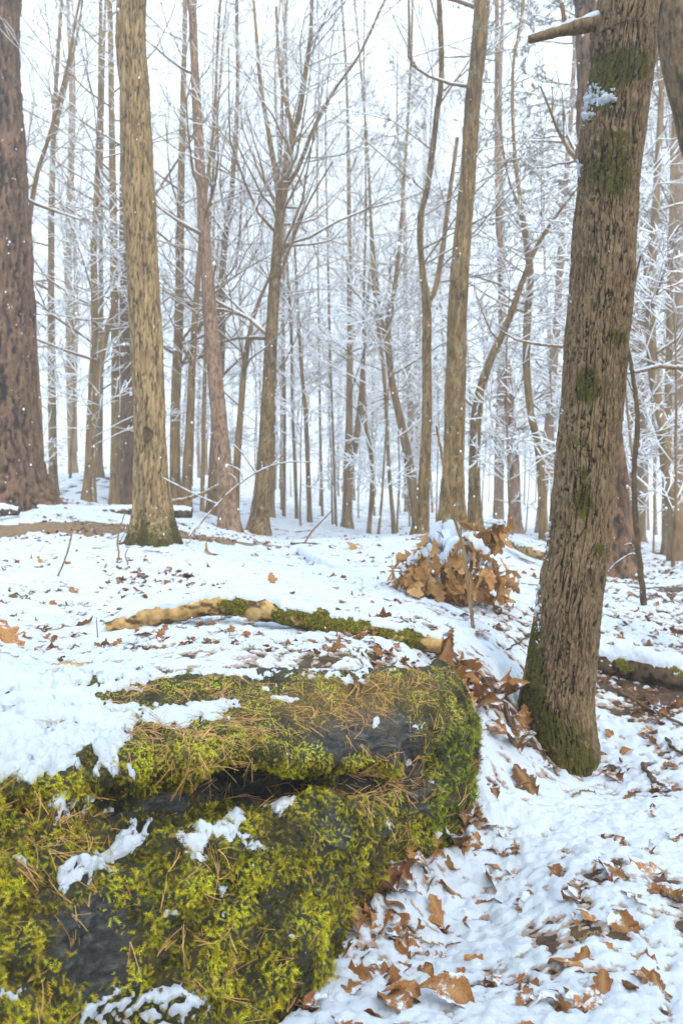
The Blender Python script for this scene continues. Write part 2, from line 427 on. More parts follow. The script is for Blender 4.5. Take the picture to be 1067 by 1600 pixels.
tr(15.0, [(444, 808, 6), (445, 650, 5), (443, 500, 4), (445, 300, 3)], 'thin pole-straight sapling first to the right of the forked tree', 'bare_tree', 'bark_far', nb=16)
tr(15.0, [(464, 812, 6), (457, 640, 5), (454, 500, 5), (440, 300, 4)], 'thin sapling leaning left, second to the right of the forked tree', 'bare_tree', 'bark_far', nb=16)
tr(14.0, [(484, 816, 9), (478, 660, 7), (470, 560, 5), (463, 440, 4), (455, 250, 3)], 'thin trunk bowing left near the middle of the misty gap', 'bare_tree', 'bark_far', nb=18)
tr(17.0, [(504, 806, 4), (500, 650, 4), (498, 480, 3), (496, 250, 3)], 'needle-thin straight stem in the middle of the misty gap', 'bare_tree', 'bark_far', nb=12)
tr(14.5, [(541, 828, 20), (544, 740, 14), (546, 600, 9), (546, 480, 8), (545, 300, 6), (540, 100, 4)],
   'dark-footed trunk in the centre, one of a close leaning pair', 'bare_tree', 'bark_far', nb=34, detail=0,
   forks=[[(546, 745, 10), (556, 690, 10), (563, 630, 8), (568, 560, 6), (580, 400, 4)]])
tr(13.5, [(525, 823, 5), (521, 700, 4), (516, 560, 4), (512, 380, 3)], 'thin sapling just left of the dark-footed centre trunk', 'bare_tree', 'bark_far', nb=14)
tr(13.0, [(576, 834, 7), (582, 735, 7), (570, 650, 6), (568, 560, 5), (569, 440, 4), (572, 300, 3)], 'wavy thin trunk right of the dark-footed centre trunk', 'bare_tree', 'bark_far', nb=18)
tr(13.0, [(616, 837, 7), (607, 720, 6), (601, 600, 6), (590, 500, 6), (582, 420, 5), (575, 250, 4)], 'thin left-leaning trunk before the tawny bowed trunk', 'bare_tree', 'bark_far', nb=18)
tr(12.0, [(655, 838, 17), (642, 740, 15), (627, 660, 13), (612, 590, 11), (607, 500, 9), (618, 440, 7), (628, 330, 5)],
   'tawny trunk bowing left and then upright beside the twin-limbed tree', 'bare_tree', 'bark_far', nb=30, forks=[[(607, 560, 8), (598, 500, 7), (588, 420, 5), (580, 320, 4)]])
tr(9.0, [(657, 836, 26), (661, 760, 19), (666, 650, 16), (666, 560, 15), (665, 480, 14), (658, 420, 10), (655, 350, 9), (668, 290, 9), (680, 190, 9), (688, 120, 9), (684, 0, 8)],
   'brown tree splitting into two limbs, one broken off short', 'bare_tree', 'bark_olive', detail=1, nb=22, zb=2.4,
   forks=[[(667, 475, 10), (680, 452, 9), (692, 385, 8), (702, 310, 7), (716, 210, 6)]])
tr(8.0, [(704, 840, 43), (706, 780, 38), (709, 700, 33), (714, 500, 31), (720, 400, 28), (729, 290, 25), (739, 150, 24), (752, 0, 23)],
   'stout brown lichen-spotted trunk rising behind the bush of dead oak leaves', 'bare_tree', 'bark_olive', detail=2, moss=0.45, nb=6, zb=5,
   forks=[[(730, 135, 5), (708, 136, 4.5), (680, 133, 4), (652, 121, 4), (636, 108, 3.5), (637, 60, 3), (635, 20, 2.5)]])
tr(9.5, [(742, 830, 20), (740, 720, 18), (745, 630, 16), (765, 562, 13), (790, 510, 11), (815, 440, 9), (836, 388, 8), (868, 338, 6), (905, 290, 3)],
   'mossy trunk leaning far to the right behind the stout lichen-spotted trunk', 'leaning_tree', 'bark_olive', detail=1, nb=8, zb=1.0, top=0, bl=(.5, 1.2))
tr(14.0, [(804, 836, 20), (802, 740, 19), (796, 640, 17), (788, 540, 14), (780, 400, 11), (775, 200, 9)],
   'hazy straight pine trunk behind the far-leaning mossy trunk', 'pine_tree', 'bark_pink', nb=20, zb=1.2, bl=(.8, 1.8))
tr(10.0, [(850, 846, 13), (846, 770, 13), (841, 700, 12), (828, 640, 12), (820, 560, 12), (823, 480, 12), (828, 420, 8), (815, 340, 7), (802, 250, 6), (798, 120, 5), (815, 0, 4)],
   'wavy moss-tinted trunk just left of the big leaning foreground tree', 'bare_tree', 'bark_olive', nb=26, zb=1.8,
   forks=[[(826, 430, 6), (812, 330, 5), (795, 280, 4), (782, 200, 4), (778, 100, 3)]])
tr(7.5, [(957, 905, 68), (950, 760, 58), (942, 640, 54), (932, 400, 46), (922, 200, 38), (914, 0, 33)],
   'reddish-brown pine trunk mostly hidden behind the big leaning foreground tree', 'pine_tree', 'bark_pine', detail=1, nb=14, zb=2.5, bl=(.8, 1.8))
tr(11.0, [(1062, 876, 34), (1052, 800, 26), (1040, 720, 20), (1022, 610, 17), (1012, 480, 14), (1022, 300, 11), (1032, 100, 8)],
   'leaning hazy trunk with flared foot at the right edge, far off', 'bare_tree', 'bark_far', nb=26)
tr(13.0, [(1042, 868, 16), (1040, 720, 14), (1042, 600, 12), (1045, 400, 9), (1050, 100, 7)],
   'straight misty trunk just inside the right edge of the wood', 'bare_tree', 'bark_far', nb=30)
tr(16.0, [(1000, 846, 16), (1003, 700, 13), (1000, 560, 10), (1015, 400, 8), (1030, 200, 6), (1035, 0, 5)],
   'slim misty trunk seen past the mossy sapling on the right', 'bare_tree', 'bark_far', nb=28)
tr(3.6, [(1235, 1010, 66), (1180, 600, 60), (1120, 330, 57), (1086, 190, 55), (1054, 0, 53)],
   'grey-brown trunk entering only the top right corner, leaning left', 'bare_tree', 'bark_main', detail=1, nb=4, zb=4, top=5)

# ------------------------------------------------------------------ terrain: thin-plate surface through points read off the ground
CP = [(870, 1185, 2.95), (1067, 1600, 1.40), (700, 1600, 1.40), (533, 1600, 1.40), (440, 1600, 1.40), (690, 1310, 2.20), (900, 1400, 1.87), (1150, 1350, 2.04),
      (1067, 1185, 2.9), (1000, 1048, 3.8), (1200, 1050, 3.8), (1005, 942, 4.9), (700, 938, 4.0), (745, 1000, 3.3), (775, 1085, 2.85), (800, 1010, 3.5), (830, 930, 4.6),
      (600, 985, 2.9), (440, 1000, 2.7), (250, 990, 2.75), (100, 1052, 2.12), (420, 1052, 2.14), (560, 1050, 2.25), (0, 1150, 1.70), (-150, 1100, 1.8), (200, 905, 4.5), (0, 900, 4.6), (400, 900, 4.6),
      (540, 900, 4.8), (0, 852, 6.2), (-200, 850, 6.2), (340, 850, 6.4), (20, 800, 9.0), (100, 690, 27), (0, 700, 24), (300, 745, 25), (450, 765, 28), (600, 790, 28), (800, 805, 28), (950, 828, 25), (1067, 850, 20),
      (100, 630, 60), (300, 690, 60), (533, 745, 60), (800, 770, 60), (1067, 790, 60), (1250, 870, 8), (-300, 790, 9), (-300, 600, 40), (1400, 830, 40),
      (330, 1140, 1.85), (150, 1160, 1.70), (440, 1022, 2.42), (250, 1022, 2.42), (100, 1018, 2.5), (550, 1022, 2.48), (640, 1022, 2.66), (560, 1046, 2.28), (640, 1042, 2.5), (690, 1034, 2.8)]
CP = [(a, b, d) for a, b, d in CP] + [(t['pts'][0][0], t['pts'][0][1], t['d']) for t in T if -50 < t['pts'][0][0] < 1100]
_cp = np.array([P(*c) for c in CP])
# inside the boulder: keep the soil low along its foot so that the rock face shows down to the ground
_low = np.array([(0.2, 2.02, -0.93), (0.36, 2.22, -0.92), (-0.02, 1.72, -0.92), (-0.16, 1.45, -0.92), (-0.30, 1.28, -0.92), (-0.5, 1.12, -0.92), (-0.6, 0.9, -0.92), (0.3, 0.9, -0.9), (-1.2, 0.8, -0.9),
                 (0.1, 1.9, -0.9), (0.75, 2.2, -0.9), (1.6, 1.6, -0.9), (0.5, 2.45, -0.84)])
_cp = np.concatenate([_cp, _low])
def _uv(x, y):
    y = np.clip(y, 0.9, 75.0); u = np.clip(np.asarray(x, float) / (y + 0.6), -0.62, 0.62)
    return np.stack(np.broadcast_arrays(u * 2.4, np.log(y)), -1)
_C = _uv(_cp[:, 0], _cp[:, 1])
def _k(r2): return 0.5 * r2 * np.log(r2 + 1e-9)
_n = len(_C)
_A = np.zeros((_n + 3, _n + 3))
_A[:_n, :_n] = _k(((_C[:, None] - _C[None]) ** 2).sum(-1)) + 0.002 * np.eye(_n)
_A[:_n, _n] = 1; _A[:_n, _n + 1:] = _C; _A[_n, :_n] = 1; _A[_n + 1:, :_n] = _C.T
_scale = 1.0 / (np.maximum(_cp[:, 1], 1.0))                # fit the viewing slope z/y, which varies gently
_w = np.linalg.solve(_A, np.concatenate([_cp[:, 2] * _scale, [0, 0, 0]]))
def height(x, y):
    x = np.asarray(x, float); y = np.asarray(y, float); shp = np.broadcast(x, y).shape
    x = np.broadcast_to(x, shp).ravel(); y = np.broadcast_to(y, shp).ravel()
    out = np.empty(len(x))
    for i in range(0, len(x), 40000):
        uv = _uv(x[i:i + 40000], y[i:i + 40000])
        r2 = ((uv[:, None] - _C[None]) ** 2).sum(-1)
        s = _k(r2) @ _w[:_n] + _w[_n] + uv @ _w[_n + 1:]
        out[i:i + 40000] = s * np.clip(y[i:i + 40000], 1.0, 75.0)
    d = np.clip(y, 1, 60)
    out += 0.012 * np.clip(d, 1, 6) * perlin(x * 1.1, y * 1.1, 3.3) * 0.5 + 0.008 * perlin(x * 5, y * 5, 1.7)
    return out.reshape(shp)

_c1 = np.array([P(*q) for q in [(-100,1068,2.0),(40,1068,2.02),(120,1068,2.02),(220,1070,2.02),(320,1070,2.02),(430,1068,2.05),(540,1064,2.12),(630,1060,2.22),(690,1050,2.38)]])
_c6 = np.array([P(*q) for q in [(-170,1700,1.05),(0,1640,1.10),(90,1600,1.18),(210,1560,1.29),(350,1580,1.38),(470,1540,1.47),(545,1415,1.80),(625,1365,2.05),(690,1315,2.2)]])
def under_boulder(x, y):
    """1 where the boulder stands over the soil"""
    yb = np.interp(x, _c1[:, 0], _c1[:, 1]); yf = np.interp(x, _c6[:, 0], _c6[:, 1])
    return sstep(0.0, 0.10, yb - y) * sstep(-0.02, 0.06, y - yf) * sstep(0.36, 0.26, x) * sstep(0.0, 0.12, x + 0.78 + 0.41 * (y - 1.05))
_height0 = height
def height(x, y):
    z = _height0(x, y); m = under_boulder(np.asarray(x, float), np.asarray(y, float))
    return np.where(m > 0, np.maximum(z - 0.32 * m, np.minimum(z, -0.95)), z)

def hit(px, py, dmax=40.0, dmin=0.9):
    """where the ray through a photograph pixel meets the ground"""
    ds = np.geomspace(dmin, dmax, 500)
    pts = np.stack([(px - 533.5) / F * ds, ds, (800 - py) / F * ds], -1)
    below = pts[:, 2] - height(pts[:, 0], pts[:, 1])
    i = np.argmax(below < 0) if (below < 0).any() else len(ds) - 1
    return pts[i]

def axis(lo, hi, fine0, fine1, step, grow):
    a = [fine0]; s = step
    while a[-1] < fine1: a.append(a[-1] + step)
    s = step
    while a[-1] < hi: s *= grow; a.append(a[-1] + s)
    b = []; s = step; v = fine0
    while v > lo: s *= grow; v -= s; b.append(v)
    return np.array(b[::-1] + a)
gx = axis(-170, 170, -2.2, 2.6, 0.04, 1.11); gy = axis(-40, 190, 0.8, 5.5, 0.04, 1.055)
GX, GY = np.meshgrid(gx, gy); GZ = height(GX, GY)
far_snow = sstep(15, 19, GY)
ground = link('ground', make_mesh('ground', np.stack([GX, GY, GZ], -1), [grid_faces(*GX.shape)], M['ground'], attrs={'snow': (far_snow * 0.52).ravel()}))
tag(ground, 'forest floor of brown leaf litter under the snow', kind='structure')

# bare earth path across the left middle distance
pu = np.linspace(0, 1, 130); pv = np.linspace(0, 1, 30)
PU, PV = np.meshgrid(pu, pv)
pcx = -4.6 + 4.15 * PU
half = (0.52 + 0.12 * perlin(PU * 9, 0.3, 0.7)) * (1 - 0.75 * sstep(0.78, 1.0, PU))
pcy = 6.95 + 0.12 * np.sin(PU * 4) + (PV - 0.5) * 2 * half
PATH_HALF = lambda x: np.interp(x, pcx[0], half[0]); PATH_MID = lambda x: np.interp(x, pcx[0], (6.95 + 0.12 * np.sin(PU * 4))[0])
edge = (np.abs(PV - 0.5) * 2)
pz = height(pcx, pcy) + 0.010 * (1 - edge ** 6) - 0.003 + 0.006 * perlin(pcx * 9, pcy * 9, 0)
path_o = link('path', make_mesh('path', np.stack([pcx, pcy, pz], -1), [grid_faces(*PU.shape)], M['path']))
tag(path_o, 'strip of bare tan earth crossing the snow', kind='structure')

# ------------------------------------------------------------------ boulder
ST = [
 [(-100,1040,2.1),(-120,1120,1.75),(-150,1228,1.40),(-150,1268,1.37),(-150,1330,1.28),(-160,1500,1.15),(-170,1700,1.05),(-170,1880,1.02)],
 [(60,1040,2.15),(40,1120,1.75),(10,1222,1.43),(10,1262,1.41),(5,1310,1.33),(0,1460,1.19),(0,1640,1.10),(0,1860,1.08)],
 [(140,1045,2.12),(120,1120,1.78),(105,1208,1.50),(112,1255,1.50),(110,1300,1.41),(100,1440,1.25),(90,1600,1.18),(90,1800,1.16)],
 [(230,1050,2.1),(220,1110,1.83),(190,1198,1.56),(205,1268,1.62),(200,1320,1.47),(200,1430,1.36),(210,1560,1.29),(230,1720,1.28)],
 [(320,1052,2.1),(320,1110,1.88),(310,1192,1.63),(335,1246,1.80),(325,1298,1.55),(330,1420,1.44),(350,1580,1.38),(360,1690,1.38)],
 [(420,1050,2.12),(430,1110,1.93),(430,1188,1.72),(430,1226,1.86),(430,1266,1.66),(440,1380,1.54),(470,1540,1.47),(480,1650,1.47)],
 [(530,1048,2.15),(540,1105,2.02),(545,1182,1.87),(545,1222,1.97),(540,1260,1.81),(545,1330,1.76),(545,1415,1.80),(550,1480,1.82)],
 [(610,1046,2.25),(630,1100,2.12),(640,1170,2.03),(630,1215,2.05),(635,1240,1.98),(630,1300,1.99),(625,1365,2.05),(625,1420,2.07)],
 [(650,1045,2.4),(690,1070,2.3),(715,1130,2.22),(722,1170,2.2),(718,1215,2.18),(705,1260,2.18),(690,1315,2.2),(680,1360,2.22)],
 [(680,1040,2.6),(712,1058,2.55),(732,1120,2.5),(738,1165,2.47),(734,1210,2.45),(724,1250,2.45),(714,1280,2.45),(708,1310,2.47)],
 [(660,1025,2.9),(690,1040,2.9),(705,1080,2.9),(712,1110,2.9),(712,1140,2.9),(710,1160,2.9),(708,1180,2.9),(705,1200,2.9)],
]
ctrl = np.array([[P(*s[0]) + np.array([0, 0.35, -0.16])] + [P(*p) for p in s] for s in ST])
ctrl = np.concatenate([[ctrl[0] + np.array([-.26, .02, 0]) + np.linspace(-.05, -.22, ctrl.shape[1])[:, None] * np.array([0, 0, 1.])], ctrl])   # rounds off its far left end                # stations x rows
nc_, nr_ = 370, 250
tmp = np.stack([catmull(ctrl[:, j], nc_) for j in range(ctrl.shape[1])], 1)     # along the length
BG = np.stack([catmull(tmp[i], nr_) for i in range(nc_)], 1)                    # rows x cols
BN = -grid_normals(BG)
if BN[40, 200, 2] < 0: BN = -BN
bpx, bpy_ = to_px(BG)
ROWP = np.linspace(-1, 7, nr_)[:, None] + 0 * bpx                  # 0 back .. 2 lip .. 3 recess .. 5 bulge .. 7 buried
def blob(cx, cy, rx, ry, x=None, y=None):
    x = bpx if x is None else x; y = bpy_ if y is None else y
    return np.exp(-(((x - cx) / rx) ** 2 + ((y - cy) / ry) ** 2))
bare = (1.5 * blob(585, 1142, 66, 36) + 0.8 * blob(655, 1245, 26, 40) + .7 * blob(510, 1300, 30, 50) + .6 * blob(260, 1262, 60, 16) + 0.9 * blob(520, 1165, 45, 22) + 1.5 * blob(440, 1226, 130, 18) + 0.8 * blob(330, 1235, 50, 18) + 1.1 * blob(145, 1440, 55, 50)
        + 1.1 * blob(190, 1262, 45, 26) + 0.8 * blob(160, 1520, 60, 60) + 0.7 * blob(565, 1235, 40, 20) + 0.55 * blob(345, 1085, 40, 10) + 0.6 * blob(640, 1190, 30, 30) + 0.5 * blob(590, 1300, 40, 30))
nz = fbm(BG[..., 0] * 9, BG[..., 1] * 9, BG[..., 2] * 9, 4)
bmoss = np.clip(1.0 - bare * (1.0 + 0.4 * nz) + 0.15 * nz, 0, 1)
lump = fbm(BG[..., 0] * 11, BG[..., 1] * 11, BG[..., 2] * 11, 4, 0.55)
strat = fbm(BG[..., 0] * 4 + 2, BG[..., 1] * 10, BG[..., 2] * 30, 4, 0.55)
disp = bmoss * (0.030 * lump + 0.012 * np.abs(fbm(BG[..., 0] * 34, BG[..., 1] * 34, BG[..., 2] * 34, 2))) + (1 - bmoss) * (0.022 * strat + 0.012 * np.abs(fbm(BG[..., 0] * 14, BG[..., 1] * 26, BG[..., 2] * 60, 3)) - 0.016)
topflat = 1 - 0.55 * sstep(2.0, 1.2, ROWP)
big_ = fbm(BG[..., 0] * 4.2 + 3, BG[..., 1] * 4.2, BG[..., 2] * 4.2, 2)
disp = disp + 0.034 * big_ * sstep(1.2, 2.0, ROWP) * sstep(705, 600, bpx) + 0.05 * np.exp(-((ROWP - 3) / .45) ** 2) * sstep(.0, .5, perlin(bpx * .016, 2.2, .4)) * sstep(660, 600, bpx)
BS = BG + BN * (disp * topflat)[..., None]
BN2 = -grid_normals(BS)
if BN2[40, 200, 2] < 0: BN2 = -BN2
bbrown = np.clip(1.0 * blob(520, 1095, 110, 32) + 0.7 * blob(600, 1075, 60, 20) + 0.35 * blob(300, 1180, 80, 20) + 0.5 * nz, 0, 1) * 0.6
b_origin = np.array([0.0, 1.8, -0.9])
boulder = empty('boulder', b_origin)
tag(boulder, 'big moss-covered grey boulder with a ledge, filling the lower left', 'boulder')
part('rock', BS, [grid_faces(nr_, nc_)], M['rock'], boulder, b_origin, attrs={'moss': (bmoss * 0.85).ravel(), 'brown': bbrown.ravel()})

# snow lying on the boulder
spots = (1.1 * blob(200, 1310, 38, 13) + 1.0 * blob(160, 1345, 45, 9) + 1.1 * blob(335, 1296, 38, 15) + 0.9 * blob(300, 1318, 28, 12) + 1.0 * blob(125, 1362, 26, 18) + 1.0 * blob(400, 1312, 26, 15)
         + 0.9 * blob(440, 1250, 24, 13) + 0.8 * blob(365, 1268, 18, 12) + 0.9 * blob(95, 1262, 32, 20) + 0.7 * blob(30, 1350, 22, 12) + 0.7 * blob(310, 1340, 26, 10) + 0.6 * blob(350, 1385, 22, 14)
         + 0.7 * blob(648, 1198, 10, 10) + 0.6 * blob(598, 1286, 10, 9) + 0.6 * blob(705, 1180, 8, 10) + 0.8 * blob(590, 1125, 12, 6) + 1.25 * blob(240, 1575, 75, 32) + 0.9 * blob(150, 1590, 40, 20) + 0.6 * blob(260, 1430, 20, 9)
         + 0.5 * blob(450, 1460, 18, 14) + 0.5 * blob(350, 1430, 8, 8) + 0.6 * blob(160, 1205, 40, 14))
# the white sheet over the back and left of the top, with its ragged mossy edge
xs_ = np.array([-400, 60, 150, 180, 205, 235, 300, 420, 560, 640, 760]); ys_ = np.array([1250, 1234, 1214, 1194, 1150, 1066, 1056, 1052, 1044, 1035, 1020])
edge_y = np.interp(bpx, xs_, ys_)
sheet = sstep(30, -45, bpy_ - edge_y) * sstep(2.35, 1.9, ROWP) * (1 - 1.0 * blob(235, 1086, 135, 15)) * (1 - .5 * blob(90, 1130, 60, 10))
streak = 1.0 * blob(290, 1112, 75, 12) + 0.8 * blob(260, 1128, 50, 9) + 0.7 * blob(345, 1098, 30, 7) + 0.7 * blob(440, 1092, 30, 6) + 0.6 * blob(500, 1058, 60, 6) + 0.6 * blob(420, 1075, 20, 6) + .55*blob(560,1065,30,6)
cl = fbm(BG[..., 0] * 38, BG[..., 1] * 38, BG[..., 2] * 38, 4, 0.7)
cl2 = fbm(BG[..., 0] * 8 + 5, BG[..., 1] * 8, BG[..., 2] * 8, 3, 0.5)
cl3 = fbm(BG[..., 0] * 17 + 9, BG[..., 1] * 17, BG[..., 2] * 17, 4, .65)
holes = sstep(.30, .52, cl3) * sstep(40, 130, bpx) + .8 * sstep(.5, .7, cl3)
thick = np.maximum(sheet * 1.22 - 1.1 * holes - 0.44 + 0.42 * cl2 + 0.22 * cl, np.maximum(spots * 1.15, streak * 1.1) - 0.52 + 0.40 * cl)
thick = np.where((thick > 0) & (BN2[..., 2] > 0.12), 0.002 + 0.012 * np.minimum(thick, 0.9) + 0.0020 * cl, -0.01)
sdir = BN2 * 0.5 + np.array([0, 0, 0.5])
SV = (BS + sdir * thick[..., None]).reshape(-1, 3)
Fq = grid_faces(nr_, nc_); keep = (thick.ravel()[Fq] > -0.005).sum(1) >= 1
v_, f_ = compact(SV, Fq[keep])
tag(part('snow', v_, [f_], M['snow'], boulder, b_origin), kind='stuff')

# moss fronds
rng = np.random.RandomState(11)
def fronds(pos, nrm, lng, tints, bend=0.5, droop=0.25):
    """feathery moss sprays: pos (n,3), nrm (n,3)"""
    n = len(pos)
    rv = rng.normal(size=(n, 3)); tg = rv - nrm * (rv * nrm).sum(1, keepdims=True); tg /= np.linalg.norm(tg, axis=1, keepdims=True)
    d = nrm * rng.uniform(0.35, 0.9, (n, 1)) + tg * rng.uniform(0.4, 0.9, (n, 1)) + np.array([0, 0, -droop]); d /= np.linalg.norm(d, axis=1, keepdims=True)
    side = np.cross(d, nrm + 0.15 * rng.normal(size=(n, 3))); side /= np.linalg.norm(side, axis=1, keepdims=True) + 1e-9
    upv = np.cross(side, d)
    tv = [(0, -.035), (0, .035), (1.0, 0)]; tf = [(0, 1, 2)]
    for k, a in enumerate((0.18, 0.36, 0.54, 0.72)):
        w = 0.27 * (1 - 0.45 * a)
        for s in (-1, 1):
            b = len(tv); tv += [(a - .05, 0), (a + .07, 0), (a + 0.22, s * w)]; tf.append((b, b + 1, b + 2))
    tv = np.array(tv); tf = np.array(tf)
    al, sd_ = tv[:, 0], tv[:, 1]
    V = pos[:, None] + lng[:, None, None] * (al[None, :, None] * d[:, None] + sd_[None, :, None] * side[:, None] - (bend * al ** 2)[None, :, None] * upv[:, None])
    Fc = (tf[None] + (np.arange(n) * len(tv))[:, None, None]).reshape(-1, 3)
    A = tints[:, None] * (0.22 + 1.02 * al)[None, :, None]  # tint darkened toward each frond's base, painting in the shade between sprays
    return V.reshape(-1, 3), Fc, np.repeat(tints, len(tv), 0).reshape(-1, 3) if False else A.reshape(-1, 3)

def scatter_grid(G, Nn, weight, n):
    """random points on a surface grid, weight per vertex"""
    a = G[:-1, :-1]; b = G[:-1, 1:]; c = G[1:, :-1]; d = G[1:, 1:]
    area = np.linalg.norm(np.cross(b - a, c - a), axis=-1)
    w = (area * weight[:-1, :-1]).ravel(); w = w / w.sum()
    idx = rng.choice(len(w), n, p=w)
    i, j = np.unravel_index(idx, area.shape); u = rng.rand(n, 1); v = rng.rand(n, 1)
    p = a[i, j] * (1 - u) * (1 - v) + b[i, j] * u * (1 - v) + c[i, j] * (1 - u) * v + d[i, j] * u * v
    return p, Nn[i, j], i, j
vis = (bpx > -170) & (bpy_ < 1680) & (ROWP > 0.2) & (ROWP < 6.8)
wgt = np.clip(bmoss * 1.3 - 0.3, 0, 1) * vis * (thick < 0.004) * (1 - 0.35 * np.clip(bbrown * 1.6, 0, 1)) * (1 + 1.3 * sstep(2.3, 1.6, ROWP)) * np.clip(1.0 + 0.5 * lump, 0.55, 1.7)
nf = 80000
p, nn, ii, jj = scatter_grid(BS, BN2, wgt, nf)
tops = sstep(2.4, 1.6, ROWP[ii, jj]); rgt = sstep(640, 700, bpx[ii, jj])
basec = np.array([0.54, 0.44, 0.017]) * (1 - rgt[:, None]) + np.array([0.27, 0.31, 0.018]) * rgt[:, None]
basec = basec * (1 - 0.55 * tops[:, None]) + np.array([0.80, 0.62, 0.05]) * 0.55 * tops[:, None]
patch = fbm(p[:, 0] * 14, p[:, 1] * 14, p[:, 2] * 14, 3)
tint = basec * np.clip(0.58 + 1.15 * patch[:, None] + 0.6 * (rng.rand(nf, 1) - .3), 0.07, 1.6) * np.array([1.0, 1, 1]) ; tint[:, 0] *= rng.uniform(0.75, 1.15, nf)
dead = sstep(.3, .6, fbm(p[:, 0] * 7 + 3, p[:, 1] * 7, p[:, 2] * 7, 3))[:, None] * (.4 + .2 * tops[:, None])
tint = tint * (1 - .75 * dead) + .75 * dead * np.array([.20, .12, .03]) * rng.uniform(.5, 1.4, (nf, 1)); tint = np.clip(tint, 0.006, 0.62)
lng = rng.uniform(0.008, 0.023, nf) * (1 - 0.4 * tops)
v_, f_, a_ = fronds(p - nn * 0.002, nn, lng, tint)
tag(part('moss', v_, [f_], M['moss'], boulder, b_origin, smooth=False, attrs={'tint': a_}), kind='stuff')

def needles(pos, nrm, n_per, L0, L1, along=None):
    mb_p, mb_r, tints = [], [], []
    for q in range(len(pos)):
        rv = rng.normal(size=3); t0 = rv - nrm[q] * rv.dot(nrm[q]); t0 /= np.linalg.norm(t0)
        for k in range(n_per):
            t1 = t0 + 0.28 * rng.normal(size=3); t1 -= nrm[q] * (t1.dot(nrm[q]) - 0.12 * abs(rng.normal())); t1 /= np.linalg.norm(t1)
            L = rng.uniform(L0, L1); s = np.linspace(0, 1, 4)[:, None]; bdir = np.cross(nrm[q], t1) * rng.normal() * 0.18 - nrm[q] * 0.16
            o = pos[q] + nrm[q] * rng.uniform(0.003, 0.012)
            mb_p.append(o + t1 * s * L + bdir * s ** 2 * L); mb_r.append(np.full(4, rng.uniform(0.00035, 0.00065)))
            tints.append(np.array([0.50, 0.29, 0.095]) * rng.uniform(0.5, 1.3) * np.array([1, rng.uniform(.8, 1.15), 1]))
    V, Fq = tubes(np.array(mb_p), np.array(mb_r), 3)
    return V, Fq, np.repeat(np.array(tints), 12, 0)
wn_ = vis * (0.035 + 2.2 * bbrown + 1.3 * blob(300, 1160, 110, 34) + .9 * blob(300, 1085, 110, 14) + 0.8 * blob(60, 1300, 70, 70) + 0.6 * blob(150, 1400, 60, 50) + 0.9 * blob(600, 1220, 50, 40) + 0.6 * blob(330, 1480, 80, 60) + .5 * blob(40, 1540, 60, 60)) * (thick < 0.004)
p, nn, _, _ = scatter_grid(BS, BN2, wn_, 900)
v_, f_, a_ = needles(p, nn, 3, 0.028, 0.062)
o = part('pine_needles', v_, [f_], M['needle'], None, smooth=False, attrs={'tint': a_})
tag(o, 'fallen tan pine needles strewn over the mossy boulder', 'pine needles', kind='stuff')

# ------------------------------------------------------------------ snow cover
BARE = []                                          # (x, y, rx, ry, amount) spots where litter shows
def bare_at(px, py, rx, ry, a):
    q = hit(px, py); BARE.append((q[0], q[1], rx, ry, a))
for a in [(915, 1465, .13, .07, .03), (740, 1090, .08, .12, .02), (560, 1400, .06, .1, .05), (690, 1300, .1, .1, .05), (800, 1540, .07, .04, .03),
          (980, 1370, .10, .05, .03), (1040, 1240, .12, .1, .03), (960, 1070, .2, .15, .035), (1010, 1100, .2, .15, .03), (870, 1190, .22, .12, .03), (470, 1520, .06, .08, .05), (700, 930, .4, .3, .03),
          (1060, 920, .5, .5, .03), (100, 925, .25, .2, .012), (330, 870, .4, .2, .014), (760, 1060, .08, .10, .015), (620, 1420, .1, .05, .02), (1010, 1030, .15, .1, .03), (330, 1055, .3, .10, .012), (540, 1040, .3, .12, .015), (500, 1000, .2, .05, .01)]:
    bare_at(*a)
for t in T[:40]:
    q = P(t['pts'][0][0], t['pts'][0][1], t['d']); BARE.append((q[0], q[1], .10 + t['pts'][0][2] / F * t['d'] * .6, .12 + t['pts'][0][2] / F * t['d'] * .6, .025))
def snow_t(x, y):
    big = fbm(x * 1.5, y * 1.5, 4.0, 3); med = fbm(x * 7, y * 7, 8.0, 4, 0.6); fine = fbm(x * 24, y * 24, 2.0, 3, 0.62)
    k = np.clip(y / 3.0, 1, 2.2)
    mic = fbm(x * 95, y * 95, 6.0, 2)
    t = 0.0102 - 0.0006 * sstep(2.2, 3.2, y) + (0.0045 * big + 0.0090 * med) * np.sqrt(k) + 0.0110 * fine * np.clip(k, 1, 1.5) + 0.0030 * mic
    t = t - 0.0030 * sstep(1.8, 2.2, y) * sstep(3.4, 2.9, y) * sstep(.3, .1, x)
    rightside = sstep(0.55, 1.4, x / np.maximum(y, .5) * 2.2) * sstep(2.4, 3.6, y)
    t = t - 0.014 * rightside
    for bx_, by_, rx, ry, a in BARE:
        m = (np.abs(x - bx_) < 2.5 * rx) & (np.abs(y - by_) < 2.5 * ry)
        if m.any():
            t[m] -= 0.36 * a * np.exp(-((x[m] - bx_) / rx) ** 2 - ((y[m] - by_) / ry) ** 2)
    inpath = (x < pcx.max()) & (np.abs(y - PATH_MID(x)) < PATH_HALF(x) * 0.88 + 0.16 * perlin(x * 3, y * 3, 0) + 0.10 * perlin(x * 9, y * 9, 4))
    t = np.where(inpath | (under_boulder(x, y) > 0.35), -0.05, t)
    t = np.where(t > 0.02, 0.02 + (t - 0.02) * 0.7, t)
    return t

